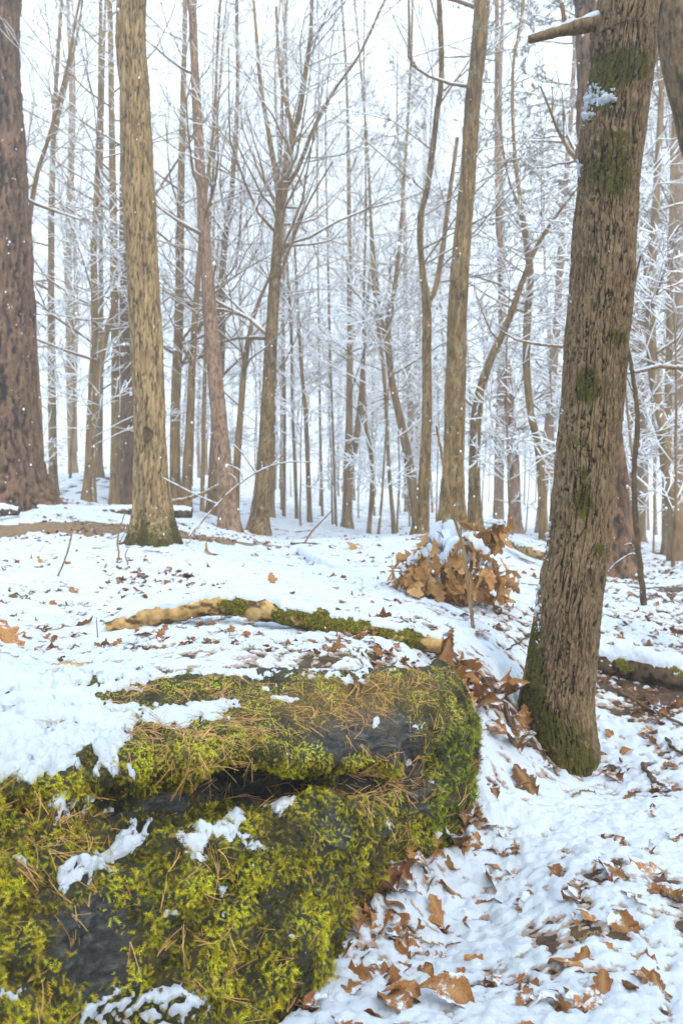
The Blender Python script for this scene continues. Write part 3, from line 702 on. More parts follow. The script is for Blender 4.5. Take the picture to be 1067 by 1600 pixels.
def snow_patch(x0, x1, y0, y1, st, drop=0.0):
    xs = np.arange(x0, x1 + st, st); ys = np.arange(y0, y1 + st, st)
    X, Y = np.meshgrid(xs, ys)
    gxi = np.clip(np.searchsorted(gx, X) - 1, 0, len(gx) - 2); gyi = np.clip(np.searchsorted(gy, Y) - 1, 0, len(gy) - 2)
    fx = (X - gx[gxi]) / (gx[gxi + 1] - gx[gxi]); fy = (Y - gy[gyi]) / (gy[gyi + 1] - gy[gyi])
    Z = GZ[gyi, gxi] * (1 - fx) * (1 - fy) + GZ[gyi, gxi + 1] * fx * (1 - fy) + GZ[gyi + 1, gxi] * (1 - fx) * fy + GZ[gyi + 1, gxi + 1] * fx * fy
    t = snow_t(X, Y)
    V = np.stack([X + 0.006 * perlin(X * 30, Y * 30, 9.0), Y + 0.006 * perlin(X * 30, Y * 30, 19.0), Z + np.maximum(t, -0.03) - drop], -1).reshape(-1, 3)
    Fq = grid_faces(*X.shape)
    pxx = np.abs(V[:, 0]) / np.maximum(V[:, 1], 0.3)
    keep = ((t.ravel()[Fq] > -0.004).sum(1) >= 1) & (pxx[Fq].min(1) < 0.70)
    return compact(V, Fq[keep], [sstep(0.010, 0.001, t.ravel())])
sb = MB(); thin_ = []
for a in [(-1.3, 1.7, 0.75, 2.6, 0.0068), (-2.2, 2.4, 2.59, 5.0, 0.0105), (-6.0, 6.2, 4.97, 10.0, 0.026, .001), (-12, 12, 9.95, 19.0, 0.08, .002)]:
    v_, f_, (th_,) = snow_patch(*a); sb.add(v_, f_); thin_.append(th_)
so = part('snow', np.concatenate(sb.V), [np.concatenate(f) for f in sb.F.values()], M['snow'], None, attrs={'thin': np.concatenate(thin_)})
tag(so, 'thin clumpy snow cover on the forest floor', kind='stuff')

def snow_z(x, y):
    return float(height(x, y) + max(0.0, float(snow_t(np.array([x]), np.array([y]))[0])))

# ------------------------------------------------------------------ tree building
def bark_disp(th, z, R, detail, seed, amp):
    cx, cy = np.cos(th) * R, np.sin(th) * R
    wx = perlin(cx * 20 + seed, cy * 20, z * 14) * 0.0055 + perlin(cx * 75, cy * 75 + seed, z * 60) * 0.0036
    a1 = 1 / 0.0145; b1 = 1 / 0.15
    n1 = perlin((cx + wx) * a1 + seed, (cy + wx) * a1, z * b1)
    n2 = perlin((cx - wx) * a1 * 1.9 + 3 + seed, (cy + wx) * a1 * 1.9, z * b1 * 2.4)
    br_ = 0.55 + 0.6 * perlin(cx * 30 + 7, cy * 30, z * 26 + seed)
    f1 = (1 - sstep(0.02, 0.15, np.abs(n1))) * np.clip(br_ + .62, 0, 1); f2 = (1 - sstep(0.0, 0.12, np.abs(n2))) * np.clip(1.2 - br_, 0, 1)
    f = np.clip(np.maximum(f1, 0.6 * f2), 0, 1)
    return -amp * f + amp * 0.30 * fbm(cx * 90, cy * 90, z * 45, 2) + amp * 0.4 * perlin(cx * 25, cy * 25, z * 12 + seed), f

def trunk(path, rad, sides, step, amp=0.0, lump=0.05, seed=0.0, flare=0.45, flare_h=0.2, z0=None, fs=1.0):
    """path (k,3) from the foot up, rad (k,)"""
    path = np.asarray(path, float); rad = np.asarray(rad, float)
    L = np.concatenate([[0], np.cumsum(np.linalg.norm(np.diff(path, axis=0), axis=1))])
    dense = catmull(np.column_stack([path, rad]), max(20, len(path) * 12)); 
    L2 = np.concatenate([[0], np.cumsum(np.linalg.norm(np.diff(dense[:, :3], axis=0), axis=1))])
    if callable(step): s = step(L2[-1])
    else: s = np.linspace(0, L2[-1], max(4, int(L2[-1] / step)))
    C = np.stack([np.interp(s, L2, dense[:, k]) for k in range(4)], -1)
    th = np.arange(sides) * 2 * np.pi / sides
    if sides > 200: th = th - 0.55 * np.sin(th + np.pi / 2)          # closer-set where the bark is seen
    z = C[:, 2]; R = C[:, 3]
    h = s - 0.2
    TH, S = np.meshgrid(th, s); RR = np.repeat(R[:, None], sides, 1)
    fl = np.exp(-np.maximum(h, 0) / flare_h)
    root = 0.6 + 0.4 * np.cos(TH * 4 + seed * 3 + 1.2 * np.sin(TH + seed))
    RR = RR * (1 + flare * fl[:, None] * root) * (1 + lump * perlin(np.cos(TH) * 1.2 + seed, np.sin(TH) * 1.2, S * 1.6) + 0.5 * lump * perlin(np.cos(TH) * 2.5, np.sin(TH) * 2.5 + seed, S * 5))
    fur = np.zeros_like(RR)
    if amp:
        dd, fur = bark_disp(TH, S / fs, np.maximum(RR, 0.02) / fs, 1, seed, amp); RR = RR + dd
    V = np.stack([C[:, 0:1] + RR * np.cos(TH), C[:, 1:2] + RR * np.sin(TH), np.repeat(z[:, None], sides, 1)], -1)
    return V, fur, S, TH

K = 6
def grow(rnd, start, d, L, r, lev, out, nsub, up, maxlev):
    pts = [np.array(start)]; d = np.array(d, float); d /= np.linalg.norm(d)
    for k in range(K - 1):
        d = d + rnd.normal(size=3) * 0.16 + np.array([0, 0, up * 0.16]); d /= np.linalg.norm(d)
        pts.append(pts[-1] + d * L / (K - 1))
    pts = np.array(pts); out.append((lev, pts, np.linspace(r, max(r * 0.25, 0.0012), K)))
    if lev >= maxlev: return
    for q in range(nsub[lev]):
        t = rnd.uniform(0.2, 0.98); i = min(int(t * (K - 1)), K - 2); f = t * (K - 1) - i
        s = pts[i] * (1 - f) + pts[i + 1] * f; tg = pts[i + 1] - pts[i]; tg /= np.linalg.norm(tg)
        rv = rnd.normal(size=3) * np.array([1, 1, 0.7]); rv -= tg * rv.dot(tg); rv /= np.linalg.norm(rv) + 1e-9
        nd = tg * rnd.uniform(0.5, 0.9) + rv * rnd.uniform(0.5, 0.9)
        grow(rnd, s, nd, L * rnd.uniform(0.32, 0.55) * (1.15 - 0.5 * t), r * 0.5 * (1 - 0.5 * t) + 0.0008, lev + 1, out, nsub, up, maxlev)

def branch_meshes(out, snow=1.0, rmin=0.0016, srmin=0.0050):
    """branch paths -> (wood V,F), (snow V,F)"""
    wb, sbm = MB(), MB()
    for cls in (0, 1, 2):                                           # limbs, branches, twigs
        sel = [(p, r) for lev, p, r in out if (0 if r[0] > 0.012 else 2 if lev >= 2 else 1) == cls]
        if not sel: continue
        Pp = np.array([p for p, r in sel]); Rr = np.maximum(np.array([r for p, r in sel]), rmin)
        if cls == 2: Pp, Rr = Pp[:, [0, 3, 5]], Rr[:, [0, 3, 5]]
        if cls == 1: Pp, Rr = Pp[:, [0, 2, 4, 5]], Rr[:, [0, 2, 4, 5]]
        wb.add(*tubes(Pp, Rr, 5 if cls == 0 else 3))
        tg = Pp[:, -1] - Pp[:, 0]; tg /= np.linalg.norm(tg, axis=1, keepdims=True) + 1e-9
        keep = np.abs(tg[:, 2]) < 0.9
        if snow and keep.any():
            S = Pp[keep].copy(); R = Rr[keep]
            sr = (np.maximum(R * 0.8, srmin)) * snow
            sr[:, 0] *= 0.5; sr[:, -1] *= 0.4
            S[..., 2] += R * 0.7 + sr * 0.35
            sbm.add(*tubes(S, sr, 4 if cls == 0 else 3))
    return wb, sbm

def attach(rnd, path, rad, zb, n, bl, up, nsub=(4, 3), maxlev=2, out=None, zmax=None):
    out = [] if out is None else out
    dense = catmull(np.column_stack([path, rad]), 80)
    ok = np.where(dense[:, 2] > zb)[0]
    if not len(ok): return out
    for q in range(n):
        i = int(rnd.choice(ok)); p = dense[i]
        a = rnd.uniform(0, 2 * np.pi); el = rnd.uniform(0.1, 0.9)
        d = np.array([np.cos(a), np.sin(a), el]); L = rnd.uniform(*bl)
        grow(rnd, p[:3], d, L, min(0.028, max(0.005, p[3] * 0.32)), 0, out, nsub, up, maxlev)
    return out

seedc = 0
for t in T:
    seedc += 1
    rnd = np.random.RandomState(100 + seedc)
    d = t['d']; px_ = t['pts']
    path = [P(x, y, d) for x, y, w in px_]; rad = [w / F * d / 2 for x, y, w in px_]
    rad[0] = min(rad[0], rad[1] * 1.15)
    foot = path[0].copy(); foot[2] = float(height(foot[0], foot[1]))
    path[0] = foot + np.array([0, 0, 0.0]); path.insert(0, foot - np.array([0, 0, 0.2])); rad.insert(0, rad[0] * 1.05)
    if t['top'] > 0:                                              # go on above the picture
        dv = path[-1] - path[-2]; dv /= np.linalg.norm(dv); r = rad[-1]
        for k in range(3):
            dv = dv + rnd.normal(size=3) * 0.05; dv /= np.linalg.norm(dv)
            path.append(path[-1] + dv * t['top'] / 3); rad.append(r * (0.75, 0.5, 0.2)[k])
    path = np.array(path); rad = np.array(rad)
    if t['detail'] < 2: path[1:, 1] += np.cumsum(rnd.normal(size=len(path) - 1) * 0.03)
    t['foot'] = foot
    root = empty(t['kind'], foot); tag(root, t['label'], 'tree', group='trees standing in the snowy wood')
    sides, step, amp, fs = {0: (12, 0.12, 0.0, 1.0), 1: (44, 0.03, 0.007, 1.1), 2: (96, 0.022, 0.010, 1.4)}[t['detail']]
    if t['mat'] == 'bark_pine' and t['detail']: amp, fs, sides = 0.04, 4.5, 120 if t['detail'] == 2 else 60
    if t['mat'] == 'bark_pink': amp, fs = 0.004, 1.0
    sv = (lambda tot, st=step, zt=6.5: np.concatenate([np.arange(0, min(zt, tot), st), np.linspace(min(zt, tot), tot, 14)[1:] if tot > zt else np.array([tot])])) if t['detail'] else step
    V, fur, S, TH = trunk(path, rad, sides, sv, amp, 0.07, seedc * 1.7, 0.75 if rad[0] > .05 else .4, 0.12 + rad[0] * 0.6, fs=fs)
    hh = S - 0.2
    moss = t['moss'] * (np.exp(-np.maximum(hh, 0) / 0.42) * 1.0 + 0.25 * sstep(0.1, 0.5, perlin(np.cos(TH) + seedc, np.sin(TH), S * 1.5)))
    part('trunk', V, [grid_faces(V.shape[0], V.shape[1], True)], M[t['mat']], root, foot, attrs={'moss': moss.ravel(), 'furrow': (fur * 0.9).ravel()})
    out = []
    for fk in t['forks']:
        fp = np.array([P(x, y, d) for x, y, w in fk]); fr = np.array([w / F * d / 2 for x, y, w in fk])
        fp[:, 1] += np.linspace(0, rnd.normal() * 0.5, len(fp))
        fV, ff, fS, fT = trunk(fp, fr, 8 if d > 6 else 12, 0.12, 0, 0.05, seedc, 0)
        part('limb', fV, [grid_faces(fV.shape[0], fV.shape[1], True)], M[t['mat']], root, foot, attrs={'moss': np.zeros(fV.shape[0] * fV.shape[1])})
        attach(rnd, fp, fr, max(1.5, fp[0, 2]), 7, t['bl'], t['up'], out=out)
        tg = fp[-1] - fp[0]
        if abs(tg[2]) < 0.8 * np.linalg.norm(tg):
            q = catmull(np.column_stack([fp, fr]), K); out.append((0, q[:, :3], q[:, 3]))
    if t['nb']:
        attach(rnd, path, rad, t['zb'], t['nb'], t['bl'], t['up'], out=out)
    if out:
        wb, sm = branch_meshes(out, t['snow'])
        wb.build('crown', M['twig'], root, foot); sm.build('snow', M['bsnow'], root, foot)
tree_B = [o for o in bpy.data.objects if o.get('label', '').startswith('tall straight tan')][0]
# the dark knot on the tan trunk
kc = P(238, 681, 6.0); ang = np.linspace(0, 2 * np.pi, 22, endpoint=False)
kr = np.linspace(0.0, 1.0, 7); KV = []
for a_r in kr:
    bulge = -0.003 * (1 - a_r ** 2) + 0.014 * np.exp(-((a_r - 0.85) / 0.15) ** 2)
    for th in ang:
        rr = a_r * (1 + .12 * math.sin(3 * th + 1))
        KV.append(kc + np.array([0.038 * rr * math.cos(th), -0.131 - bulge + 0.012 * (rr * math.cos(th)) ** 2, 0.062 * rr * math.sin(th)]))
part('knot', KV, [grid_faces(7, 22, True)], M['log_dark'], tree_B, tree_B['foot'] if 'foot' in tree_B else tuple(tree_B.location))

# ------------------------------------------------------------------ the big leaning foreground tree
E = [(0, 935, 1028), (60, 927, 1022), (125, 922, 1017), (200, 909, 1006), (250, 905, 1000), (300, 903, 995), (350, 897, 992), (400, 894, 990), (450, 891, 988), (500, 886, 983), (550, 882, 977), (630, 877, 971),
     (700, 870, 964), (760, 865, 959), (830, 858, 952), (890, 846, 944), (950, 837, 936), (1000, 829, 931), (1050, 822, 926), (1100, 815, 922), (1150, 820, 925), (1185, 826, 926)]
D0 = 2.95
mpath = [P((a + b) / 2, y, D0) for y, a, b in E][::-1]; mrad = [(b - a) / 2 / F * D0 for y, a, b in E][::-1]
mpath[0][2] -= 0.16; mrad[0] *= 1.03
for k in range(1, 5):
    mpath.append(mpath[-1] + np.array([0.16, 0.02, 1.35])); mrad.append(mrad[-1] * 0.86)
mpath = np.array(mpath); mrad = np.array(mrad)
mfoot = mpath[0] + np.array([0, 0, 0.16])
main = empty('bare_tree', mfoot); tag(main, 'big leaning foreground trunk with deeply furrowed bark and moss patches', 'tree')
V, fur, S, TH = trunk(mpath, mrad, 224, lambda tot: np.concatenate([np.arange(0, 3.05, 0.0046), np.linspace(3.1, tot, 40)]), 0.0078, 0.06, 4.2, 0.26, 0.10, fs=0.92)
tpx, tpy = to_px(V); front = np.sin(TH) < 0.35
mm = (1.0 * blob(965, 100, 45, 32, tpx, tpy) + 1.0 * blob(935, 145, 30, 30, tpx, tpy) + 0.95 * blob(950, 268, 42, 42, tpx, tpy) + 0.7 * blob(960, 215, 25, 20, tpx, tpy) + 0.85 * blob(915, 600, 24, 38, tpx, tpy) + 0.8 * blob(963, 532, 18, 22, tpx, tpy)
      + 0.85 * blob(912, 780, 18, 55, tpx, tpy) + 0.5 * blob(925, 410, 16, 60, tpx, tpy) + 0.6 * blob(938, 862, 14, 18, tpx, tpy) + 0.5 * blob(897, 690, 30, 25, tpx, tpy) + 0.35 * blob(880, 830, 20, 40, tpx, tpy)
      + 0.95 * blob(838, 1020, 16, 70, tpx, tpy) + 0.85 * blob(850, 1150, 60, 50, tpx, tpy) + 0.75 * blob(905, 1185, 40, 40, tpx, tpy) + 0.5 * blob(830, 1090, 25, 40, tpx, tpy) + 0.4 * blob(884, 520, 8, 40, tpx, tpy) + .5*blob(1010,100,12,30,tpx,tpy))
mm = mm * np.clip(0.80 + 0.55 * perlin(V[..., 0] * 22, V[..., 1] * 22, V[..., 2] * 16) + .35 * perlin(V[..., 0] * 70, V[..., 1] * 70, V[..., 2] * 50), 0, 1.3) - .35 * fur * sstep(.95, .6, mm)
low = np.exp(-np.maximum(S - 0.2, 0) / 0.16)
mm = np.where(front, mm, low * 0.9)
part('trunk', V, [grid_faces(V.shape[0], V.shape[1], True)], M['bark_main'], main, mfoot, attrs={'moss': np.clip(mm * 1.15, 0, 0.9).ravel(), 'furrow': np.clip(fur * 1.05, 0, 1).ravel()})
nV = grid_normals(V); cen = V.mean(1, keepdims=True)
nV = np.where(((V - cen) * nV).sum(-1, keepdims=True) < 0, -nV, nV)
w = np.clip(mm - 0.30, 0, 1) ; w = w * ((S < 3.05) & front)
p, nn, _, _ = scatter_grid(V, nV, w, 10000)
tint = np.array([0.15, 0.118, 0.012]) * rng.uniform(0.25, 1.3, (len(p), 1)); 
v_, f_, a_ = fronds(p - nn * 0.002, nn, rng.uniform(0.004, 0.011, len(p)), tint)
tag(part('moss', v_, [f_], M['moss'], main, mfoot, smooth=False, attrs={'tint': a_}), kind='stuff')
# snow caught on the windward side and on the moss cushions
sm_ = (1.0 * blob(938, 158, 22, 9, tpx, tpy) + 0.9 * blob(930, 140, 14, 14, tpx, tpy) + 0.9 * blob(915, 180, 14, 8, tpx, tpy) + 1.0 * blob(955, 150, 14, 8, tpx, tpy) + 0.9 * blob(912, 160, 8, 30, tpx, tpy) + 0.8 * blob(906, 265, 6, 14, tpx, tpy)
       + 0.9 * blob(852, 830, 7, 40, tpx, tpy) + 0.8 * blob(840, 950, 6, 60, tpx, tpy) + .6 * blob(888, 460, 5, 18, tpx, tpy) + .5 * blob(876, 640, 5, 30, tpx, tpy)) * (np.sin(TH) < 0.25)
sc1 = fbm(V[..., 0] * 55, V[..., 1] * 55, V[..., 2] * 55, 3, .65)
ts = np.where(sm_ > .12, sm_ * .9 - 0.72 + 0.75 * sc1, -1); ts = np.where(ts > 0, 0.003 + 0.016 * np.minimum(ts, 0.8), -0.006)
SVm = (V + (nV * 0.8 + np.array([0, 0, .3])) * ts[..., None]).reshape(-1, 3); Fq = grid_faces(V.shape[0], V.shape[1], True)
v_, f_ = compact(SVm, Fq[(ts.ravel()[Fq] > 0).sum(1) >= 1]); part('snow', v_, [f_], M['snow'], main, mfoot)
# broken branch stub high on the left
def limb_with_snow(parent, origin, pix, d, mat, snow_r=0.9, name='branch', sides=14, step=0.012, amp=0.002):
    fp = np.array([P(x, y, d if np.isscalar(d) else d[i]) for i, (x, y, w_) in enumerate(pix)]); fr = np.array([w_ / F * (d if np.isscalar(d) else d[i]) / 2 for i, (x, y, w_) in enumerate(pix)])
    q = catmull(np.column_stack([fp, fr]), max(K, int(np.linalg.norm(fp[-1] - fp[0]) / step)))
    rr = q[:, 3] * (1 + 0.10 * perlin(np.arange(len(q)) * 0.35, 0.5, 0.2))
    V, Fq = tubes(q[None, :, :3], rr[None], sides)
    V = V + amp * rng.normal(size=V.shape) * 0.3
    cap = np.arange(len(V) - sides, len(V))[None]
    o = part(name, V, [Fq, cap], M[mat], parent, origin, attrs={'moss': np.full(len(V), 0.1)})
    if snow_r:
        n = len(q); bumpy = 0.8 + 0.45 * perlin(np.arange(n) * 0.45, 3.3, 1.1)
        sp = q[:, :3].copy(); sr = rr * snow_r * np.clip(bumpy, 0.2, 1.4); sr[0] *= .3; sr[-1] *= .3; sp[:, 2] += rr * 0.62
        sp[:, 2] += rr * 0.15; SV, SF = tubes(sp[None], sr[None], 10); part('snow', SV, [SF], M['snow'], parent, origin)
    return o
limb_with_snow(main, mfoot, [(940, 34, 24), (905, 42, 22), (878, 48, 17), (855, 54, 15), (826, 62, 12)], 2.95, 'bark_main', 0.85)
limb_with_snow(main, mfoot, [(882, 46, 8), (880, 25, 7), (877, 5, 6)], 2.95, 'bark_main', 0)

# ------------------------------------------------------------------ more trees: prototypes copied deep into the wood
def proto(kind, seed, H, r0, zb, nb, bl, nsub, up, snow, forks=0, mat='bark_far'):
    rnd = np.random.RandomState(seed)
    k = 9; zz = np.linspace(0, 1, k); path = np.column_stack([np.cumsum(rnd.normal(size=k)) * 0.06 * H / 14, np.cumsum(rnd.normal(size=k)) * 0.06 * H / 14, zz * H]); path[:, :2] -= path[0, :2]
    rad = r0 * (1 - zz * 0.9)
    p2 = np.concatenate([[path[0] - np.array([0, 0, .3])], path]); r2 = np.concatenate([[r0 * 1.05], rad])
    root = empty(kind, (0, 0, 0))
    V, fur, S, TH = trunk(p2, r2, 10, 0.25, 0, 0.06, seed, 0.4, 0.25)
    part('trunk', V, [grid_faces(V.shape[0], 10, True)], M[mat], root, attrs={'moss': np.zeros(V.shape[0] * 10)})
    out = attach(rnd, path, rad, zb, nb, bl, up, nsub=nsub)
    for q in range(forks):
        i = rnd.randint(3, 6); fd = np.array([rnd.normal() * .35, rnd.normal() * .35, 1.0]); n_ = 6
        fp = path[i] + np.linspace(0, 1, n_)[:, None] ** 1.0 * fd * H * 0.45 + np.cumsum(rnd.normal(size=(n_, 3)) * .05, 0); fp[0] = path[i]
        fr = np.linspace(rad[i] * .7, rad[i] * .15, n_); out.append((0, fp[:K], fr[:K]))
        attach(rnd, fp, fr, 0, nb // 3, bl, up, nsub=nsub, out=out)
    wb, sm = branch_meshes(out, snow, 0.0028, 0.0080)
    wb.build('crown', M['twig'], root); sm.build('snow', M['bsnow'], root)
    return root
protos = [proto('bare_tree', 900 + i, H, r, zb, nb, bl, (4, 4), up, 1.0, fk) for i, (H, r, zb, nb, bl, up, fk) in enumerate([
    (15, .062, 2.2, 36, (1.5, 3.2), .9, 1), (14, .05, 2.0, 34, (1.2, 2.6), 1.0, 2), (17, .08, 3.2, 36, (1.5, 3.4), .7, 1), (12, .036, 1.4, 32, (1.0, 2.2), .9, 0), (16, .058, 2.6, 36, (1.6, 3.4), 1.2, 2)])]
us_protos = [proto('sapling', 950 + i, H, r, .5, nb, bl, (6, 3), .12, 1.15, 0, 'bark_far') for i, (H, r, nb, bl) in enumerate([(3.6, .018, 22, (.6, 1.3)), (4.6, .024, 26, (.7, 1.6)), (2.6, .012, 16, (.5, 1.0))])]

def conifer(seed, H, r0, nb, Lmax, zb):
    rnd = np.random.RandomState(seed); root = empty('conifer_tree', (0, 0, 0))
    path = np.column_stack([rnd.normal(size=7).cumsum() * .04, rnd.normal(size=7).cumsum() * .04, np.linspace(-.3, H, 7)]); rad = np.linspace(r0, .02, 7)
    V, fur, S, TH = trunk(path, rad, 10, 0.25, 0, 0.05, seed, 0.4, 0.25)
    part('trunk', V, [grid_faces(V.shape[0], 10, True)], M['bark_pink'], root, attrs={'moss': np.zeros(V.shape[0] * 10)})
    out = []; nd_p, nd_d = [], []
    for q in range(nb):
        z = rnd.uniform(zb, H * .97); a = rnd.uniform(0, 2 * np.pi); L = Lmax * (1.1 - 0.8 * z / H) * rnd.uniform(.6, 1.1)
        c = [np.interp(z, path[:, 2], path[:, 0]), np.interp(z, path[:, 2], path[:, 1]), z]
        sub = []; grow(rnd, c, [math.cos(a), math.sin(a), .15], L, .016, 0, sub, (8, 0), -0.3, 1); out += sub
        for lev, pp, rr in sub:
            if lev == 0: continue
            m = 5
            for s_ in rnd.uniform(.15, 1.0, m):
                i = min(int(s_ * (K - 1)), K - 2); f = s_ * (K - 1) - i
                nd_p.append(pp[i] * (1 - f) + pp[i + 1] * f); dd = pp[i + 1] - pp[i]; nd_d.append(dd / np.linalg.norm(dd))
    wb, sm = branch_meshes(out, 1.2, .003, .008)
    wb.build('branches', M['twig'], root)
    pos = np.array(nd_p); dr = np.array(nd_d); n = len(pos)
    # flat needle sprays, each a small fan of four blades
    side = np.cross(dr, [0, 0, 1.0]); side /= np.linalg.norm(side, axis=1, keepdims=True) + 1e-9
    Vs, Fs, As = [], [], []
    for k in range(4):
        ang = rnd.uniform(-1.2, 1.2, (n, 1)); dv = dr * np.cos(ang) + side * np.sin(ang) + np.array([0, 0, -.25]) + .2 * rnd.normal(size=(n, 3)); Lk = rnd.uniform(.07, .15, (n, 1))
        sd_ = np.cross(dv, [0, 0, 1.0]) + .3 * rnd.normal(size=(n, 3)); sd_ /= np.linalg.norm(sd_, axis=1, keepdims=True)
        Vs.append(np.stack([pos, pos + dv * Lk * .55 + sd_ * .012, pos + dv * Lk, pos + dv * Lk * .55 - sd_ * .012], 1).reshape(-1, 3)); Fs.append(np.arange(4 * n).reshape(n, 4) + k * 4 * n)
        As.append(np.repeat(np.array([.22, .18, .11]) * rnd.uniform(.6, 1.5, (n, 1)), 4, 0))
    part('crown', np.concatenate(Vs), [np.concatenate(Fs)], M['conifer'], root, smooth=False, attrs={'tint': np.concatenate(As)})
    # snow pads
    sel = rnd.rand(n) < .85; q = pos[sel]; m = len(q); dd = dr[sel]; ss = side[sel]; sz = rnd.uniform(.02, .055, (m, 1)); up = np.array([0, 0, 1.0])
    V = np.stack([q - dd * sz + up * .006, q + ss * sz * .6 + up * .004, q + dd * sz + up * .002, q - ss * sz * .6 + up * .004, q + up * (.012 + sz * .45)], 1).reshape(-1, 3)
    b = (np.arange(m) * 5)[:, None]; Ft = np.concatenate([b + np.array([[i, (i + 1) % 4, 4]]) for i in range(4)])
    sm.add(V, Ft); sm.build('snow', M['bsnow'], root)
    return root
con_protos = [conifer(980, 15, .12, 56, 2.6, 2.2), conifer(981, 12, .09, 46, 2.3, 1.4)]

rnd = np.random.RandomState(5)
placed = [(t['foot'][0], t['foot'][1]) for t in T]
used = set()
def put(protos_, x, y, s, label, group, cat):
    pr = protos_[rnd.randint(len(protos_))]; z = float(height(x, y)) - .05
    rot = (rnd.normal() * .03, rnd.normal() * .03, rnd.uniform(0, 6.28)); sc_ = (s, s, s * rnd.uniform(.92, 1.1))
    if pr.name not in used:
        used.add(pr.name); o = pr; o.location = (x, y, z); o.rotation_euler = rot; o.scale = sc_
    else: o = copy_tree(pr, (x, y, z), rot, sc_)
    return tag(o, label, cat, group)
ZON = [(250, 'far bare tree in the mist, seen left of the straight tan trunk'), (330, 'far bare tree in the mist, seen between the straight tan trunk and the pinkish pine'), (430, 'far bare tree in the mist, seen between the pinkish pine and the forked tree'),
       (560, 'far bare tree in the misty gap right of the forked tree'), (700, 'far bare tree in the mist, seen left of the stout lichen-spotted trunk'), (880, 'far bare tree in the mist, seen between the stout trunk and the big leaning tree'), (9999, 'far bare tree in the mist, seen right of the big leaning foreground tree')]
n_put = 0
while n_put < 72:
    y = 21 + 36 * rnd.rand() ** 1.1; x = rnd.uniform(-.50, .50) * y
    if y < 24 and 430 < 533.5 + F * x / y < 640: continue
    if min((x - a) ** 2 + (y - b) ** 2 for a, b in placed) < (0.8 if n_put < 60 else 0.5): continue
    placed.append((x, y)); px = 533.5 + F * x / y; lab = next(l for e, l in ZON if px < e)
    put(protos, x, y, rnd.uniform(.7, 1.15), lab, lab.replace('far bare tree', 'far bare trees'), 'tree'); n_put += 1
for px, y in [(905, 20), (925, 27), (990, 22), (1012, 30), (1035, 24), (1058, 19), (1075, 28), (1090, 22), (960, 33), (1040, 36), (880, 30), (1110, 26)]:
    put(protos, (px - 533.5) / F * y, y, rnd.uniform(.75, 1.1), ZON[-1][1] if px > 985 else ZON[-2][1], (ZON[-1][1] if px > 985 else ZON[-2][1]).replace('far bare tree', 'far bare trees'), 'tree')
for k in range(34):                                              # thin poles across the misty gap
    y = rnd.uniform(25, 52); px = rnd.uniform(290, 720); x = (px - 533.5) / F * y; lab = next(l for e, l in ZON if px < e)
    put([protos[1], protos[3], protos[4]], x, y, rnd.uniform(.7, 1.05), lab, lab.replace('far bare tree', 'far bare trees'), 'tree')
for k in range(16):                                              # the wood goes on to both sides
    y = rnd.uniform(14, 34); x = (-1 if k % 2 else 1) * y * rnd.uniform(.5, .75)
    put(protos, x, y, rnd.uniform(.8, 1.3), ZON[0][1] if x < 0 else ZON[-1][1], (ZON[0][1] if x < 0 else ZON[-1][1]).replace('far bare tree', 'far bare trees'), 'tree')
# hemlocks and pines of the right background
ORD = ['first', 'second', 'third', 'fourth', 'fifth', 'sixth', 'seventh', 'eighth', 'ninth', 'tenth', 'eleventh', 'twelfth', 'thirteenth', 'fourteenth', 'fifteenth', 'sixteenth', 'seventeenth', 'eighteenth', 'nineteenth', 'twentieth', 'twenty-first', 'twenty-second', 'twenty-third', 'twenty-fourth', 'twenty-fifth', 'twenty-sixth', 'twenty-seventh', 'twenty-eighth', 'twenty-ninth', 'thirtieth', 'thirty-first', 'thirty-second', 'thirty-third', 'thirty-fourth', 'thirty-fifth', 'thirty-sixth', 'thirty-seventh', 'thirty-eighth']
for k, (px, y) in enumerate(sorted([(650, 22), (775, 19), (850, 16), (985, 17), (1060, 15)])):
    x = (px - 533.5) / F * y
    put(con_protos, x, y, rnd.uniform(.85, 1.2), 'snow-dusted grey-green conifer in the misty right background, ' + ORD[k] + ' conifer from the left', 'conifers right of centre', 'tree')
for k, (px, y) in enumerate(sorted([(150, 10.5), (60, 12), (330, 13), (470, 12.5), (520, 15), (590, 11.5), (620, 14), (770, 11), (800, 9.5), (870, 12), (990, 9.5), (1050, 9), (1020, 13), (560, 18), (440, 17), (250, 15), (680, 13), (740, 14), (900, 14), (110, 15), (960, 12), (640, 17), (820, 16), (300, 20), (355, 22), (405, 19), (455, 23), (500, 21), (545, 24), (585, 20), (625, 23), (670, 20), (715, 22), (200, 21), (480, 28), (530, 30), (610, 29)])):
    x = (px - 533.5) / F * y; right = px > 533
    put(us_protos, x, y, rnd.uniform(.8, 1.2), 'snow-laden understorey sapling with level twigs, ' + ORD[k] + ' of its kind from the left', 'understorey saplings at the ' + ('right' if right else 'left'), 'sapling')

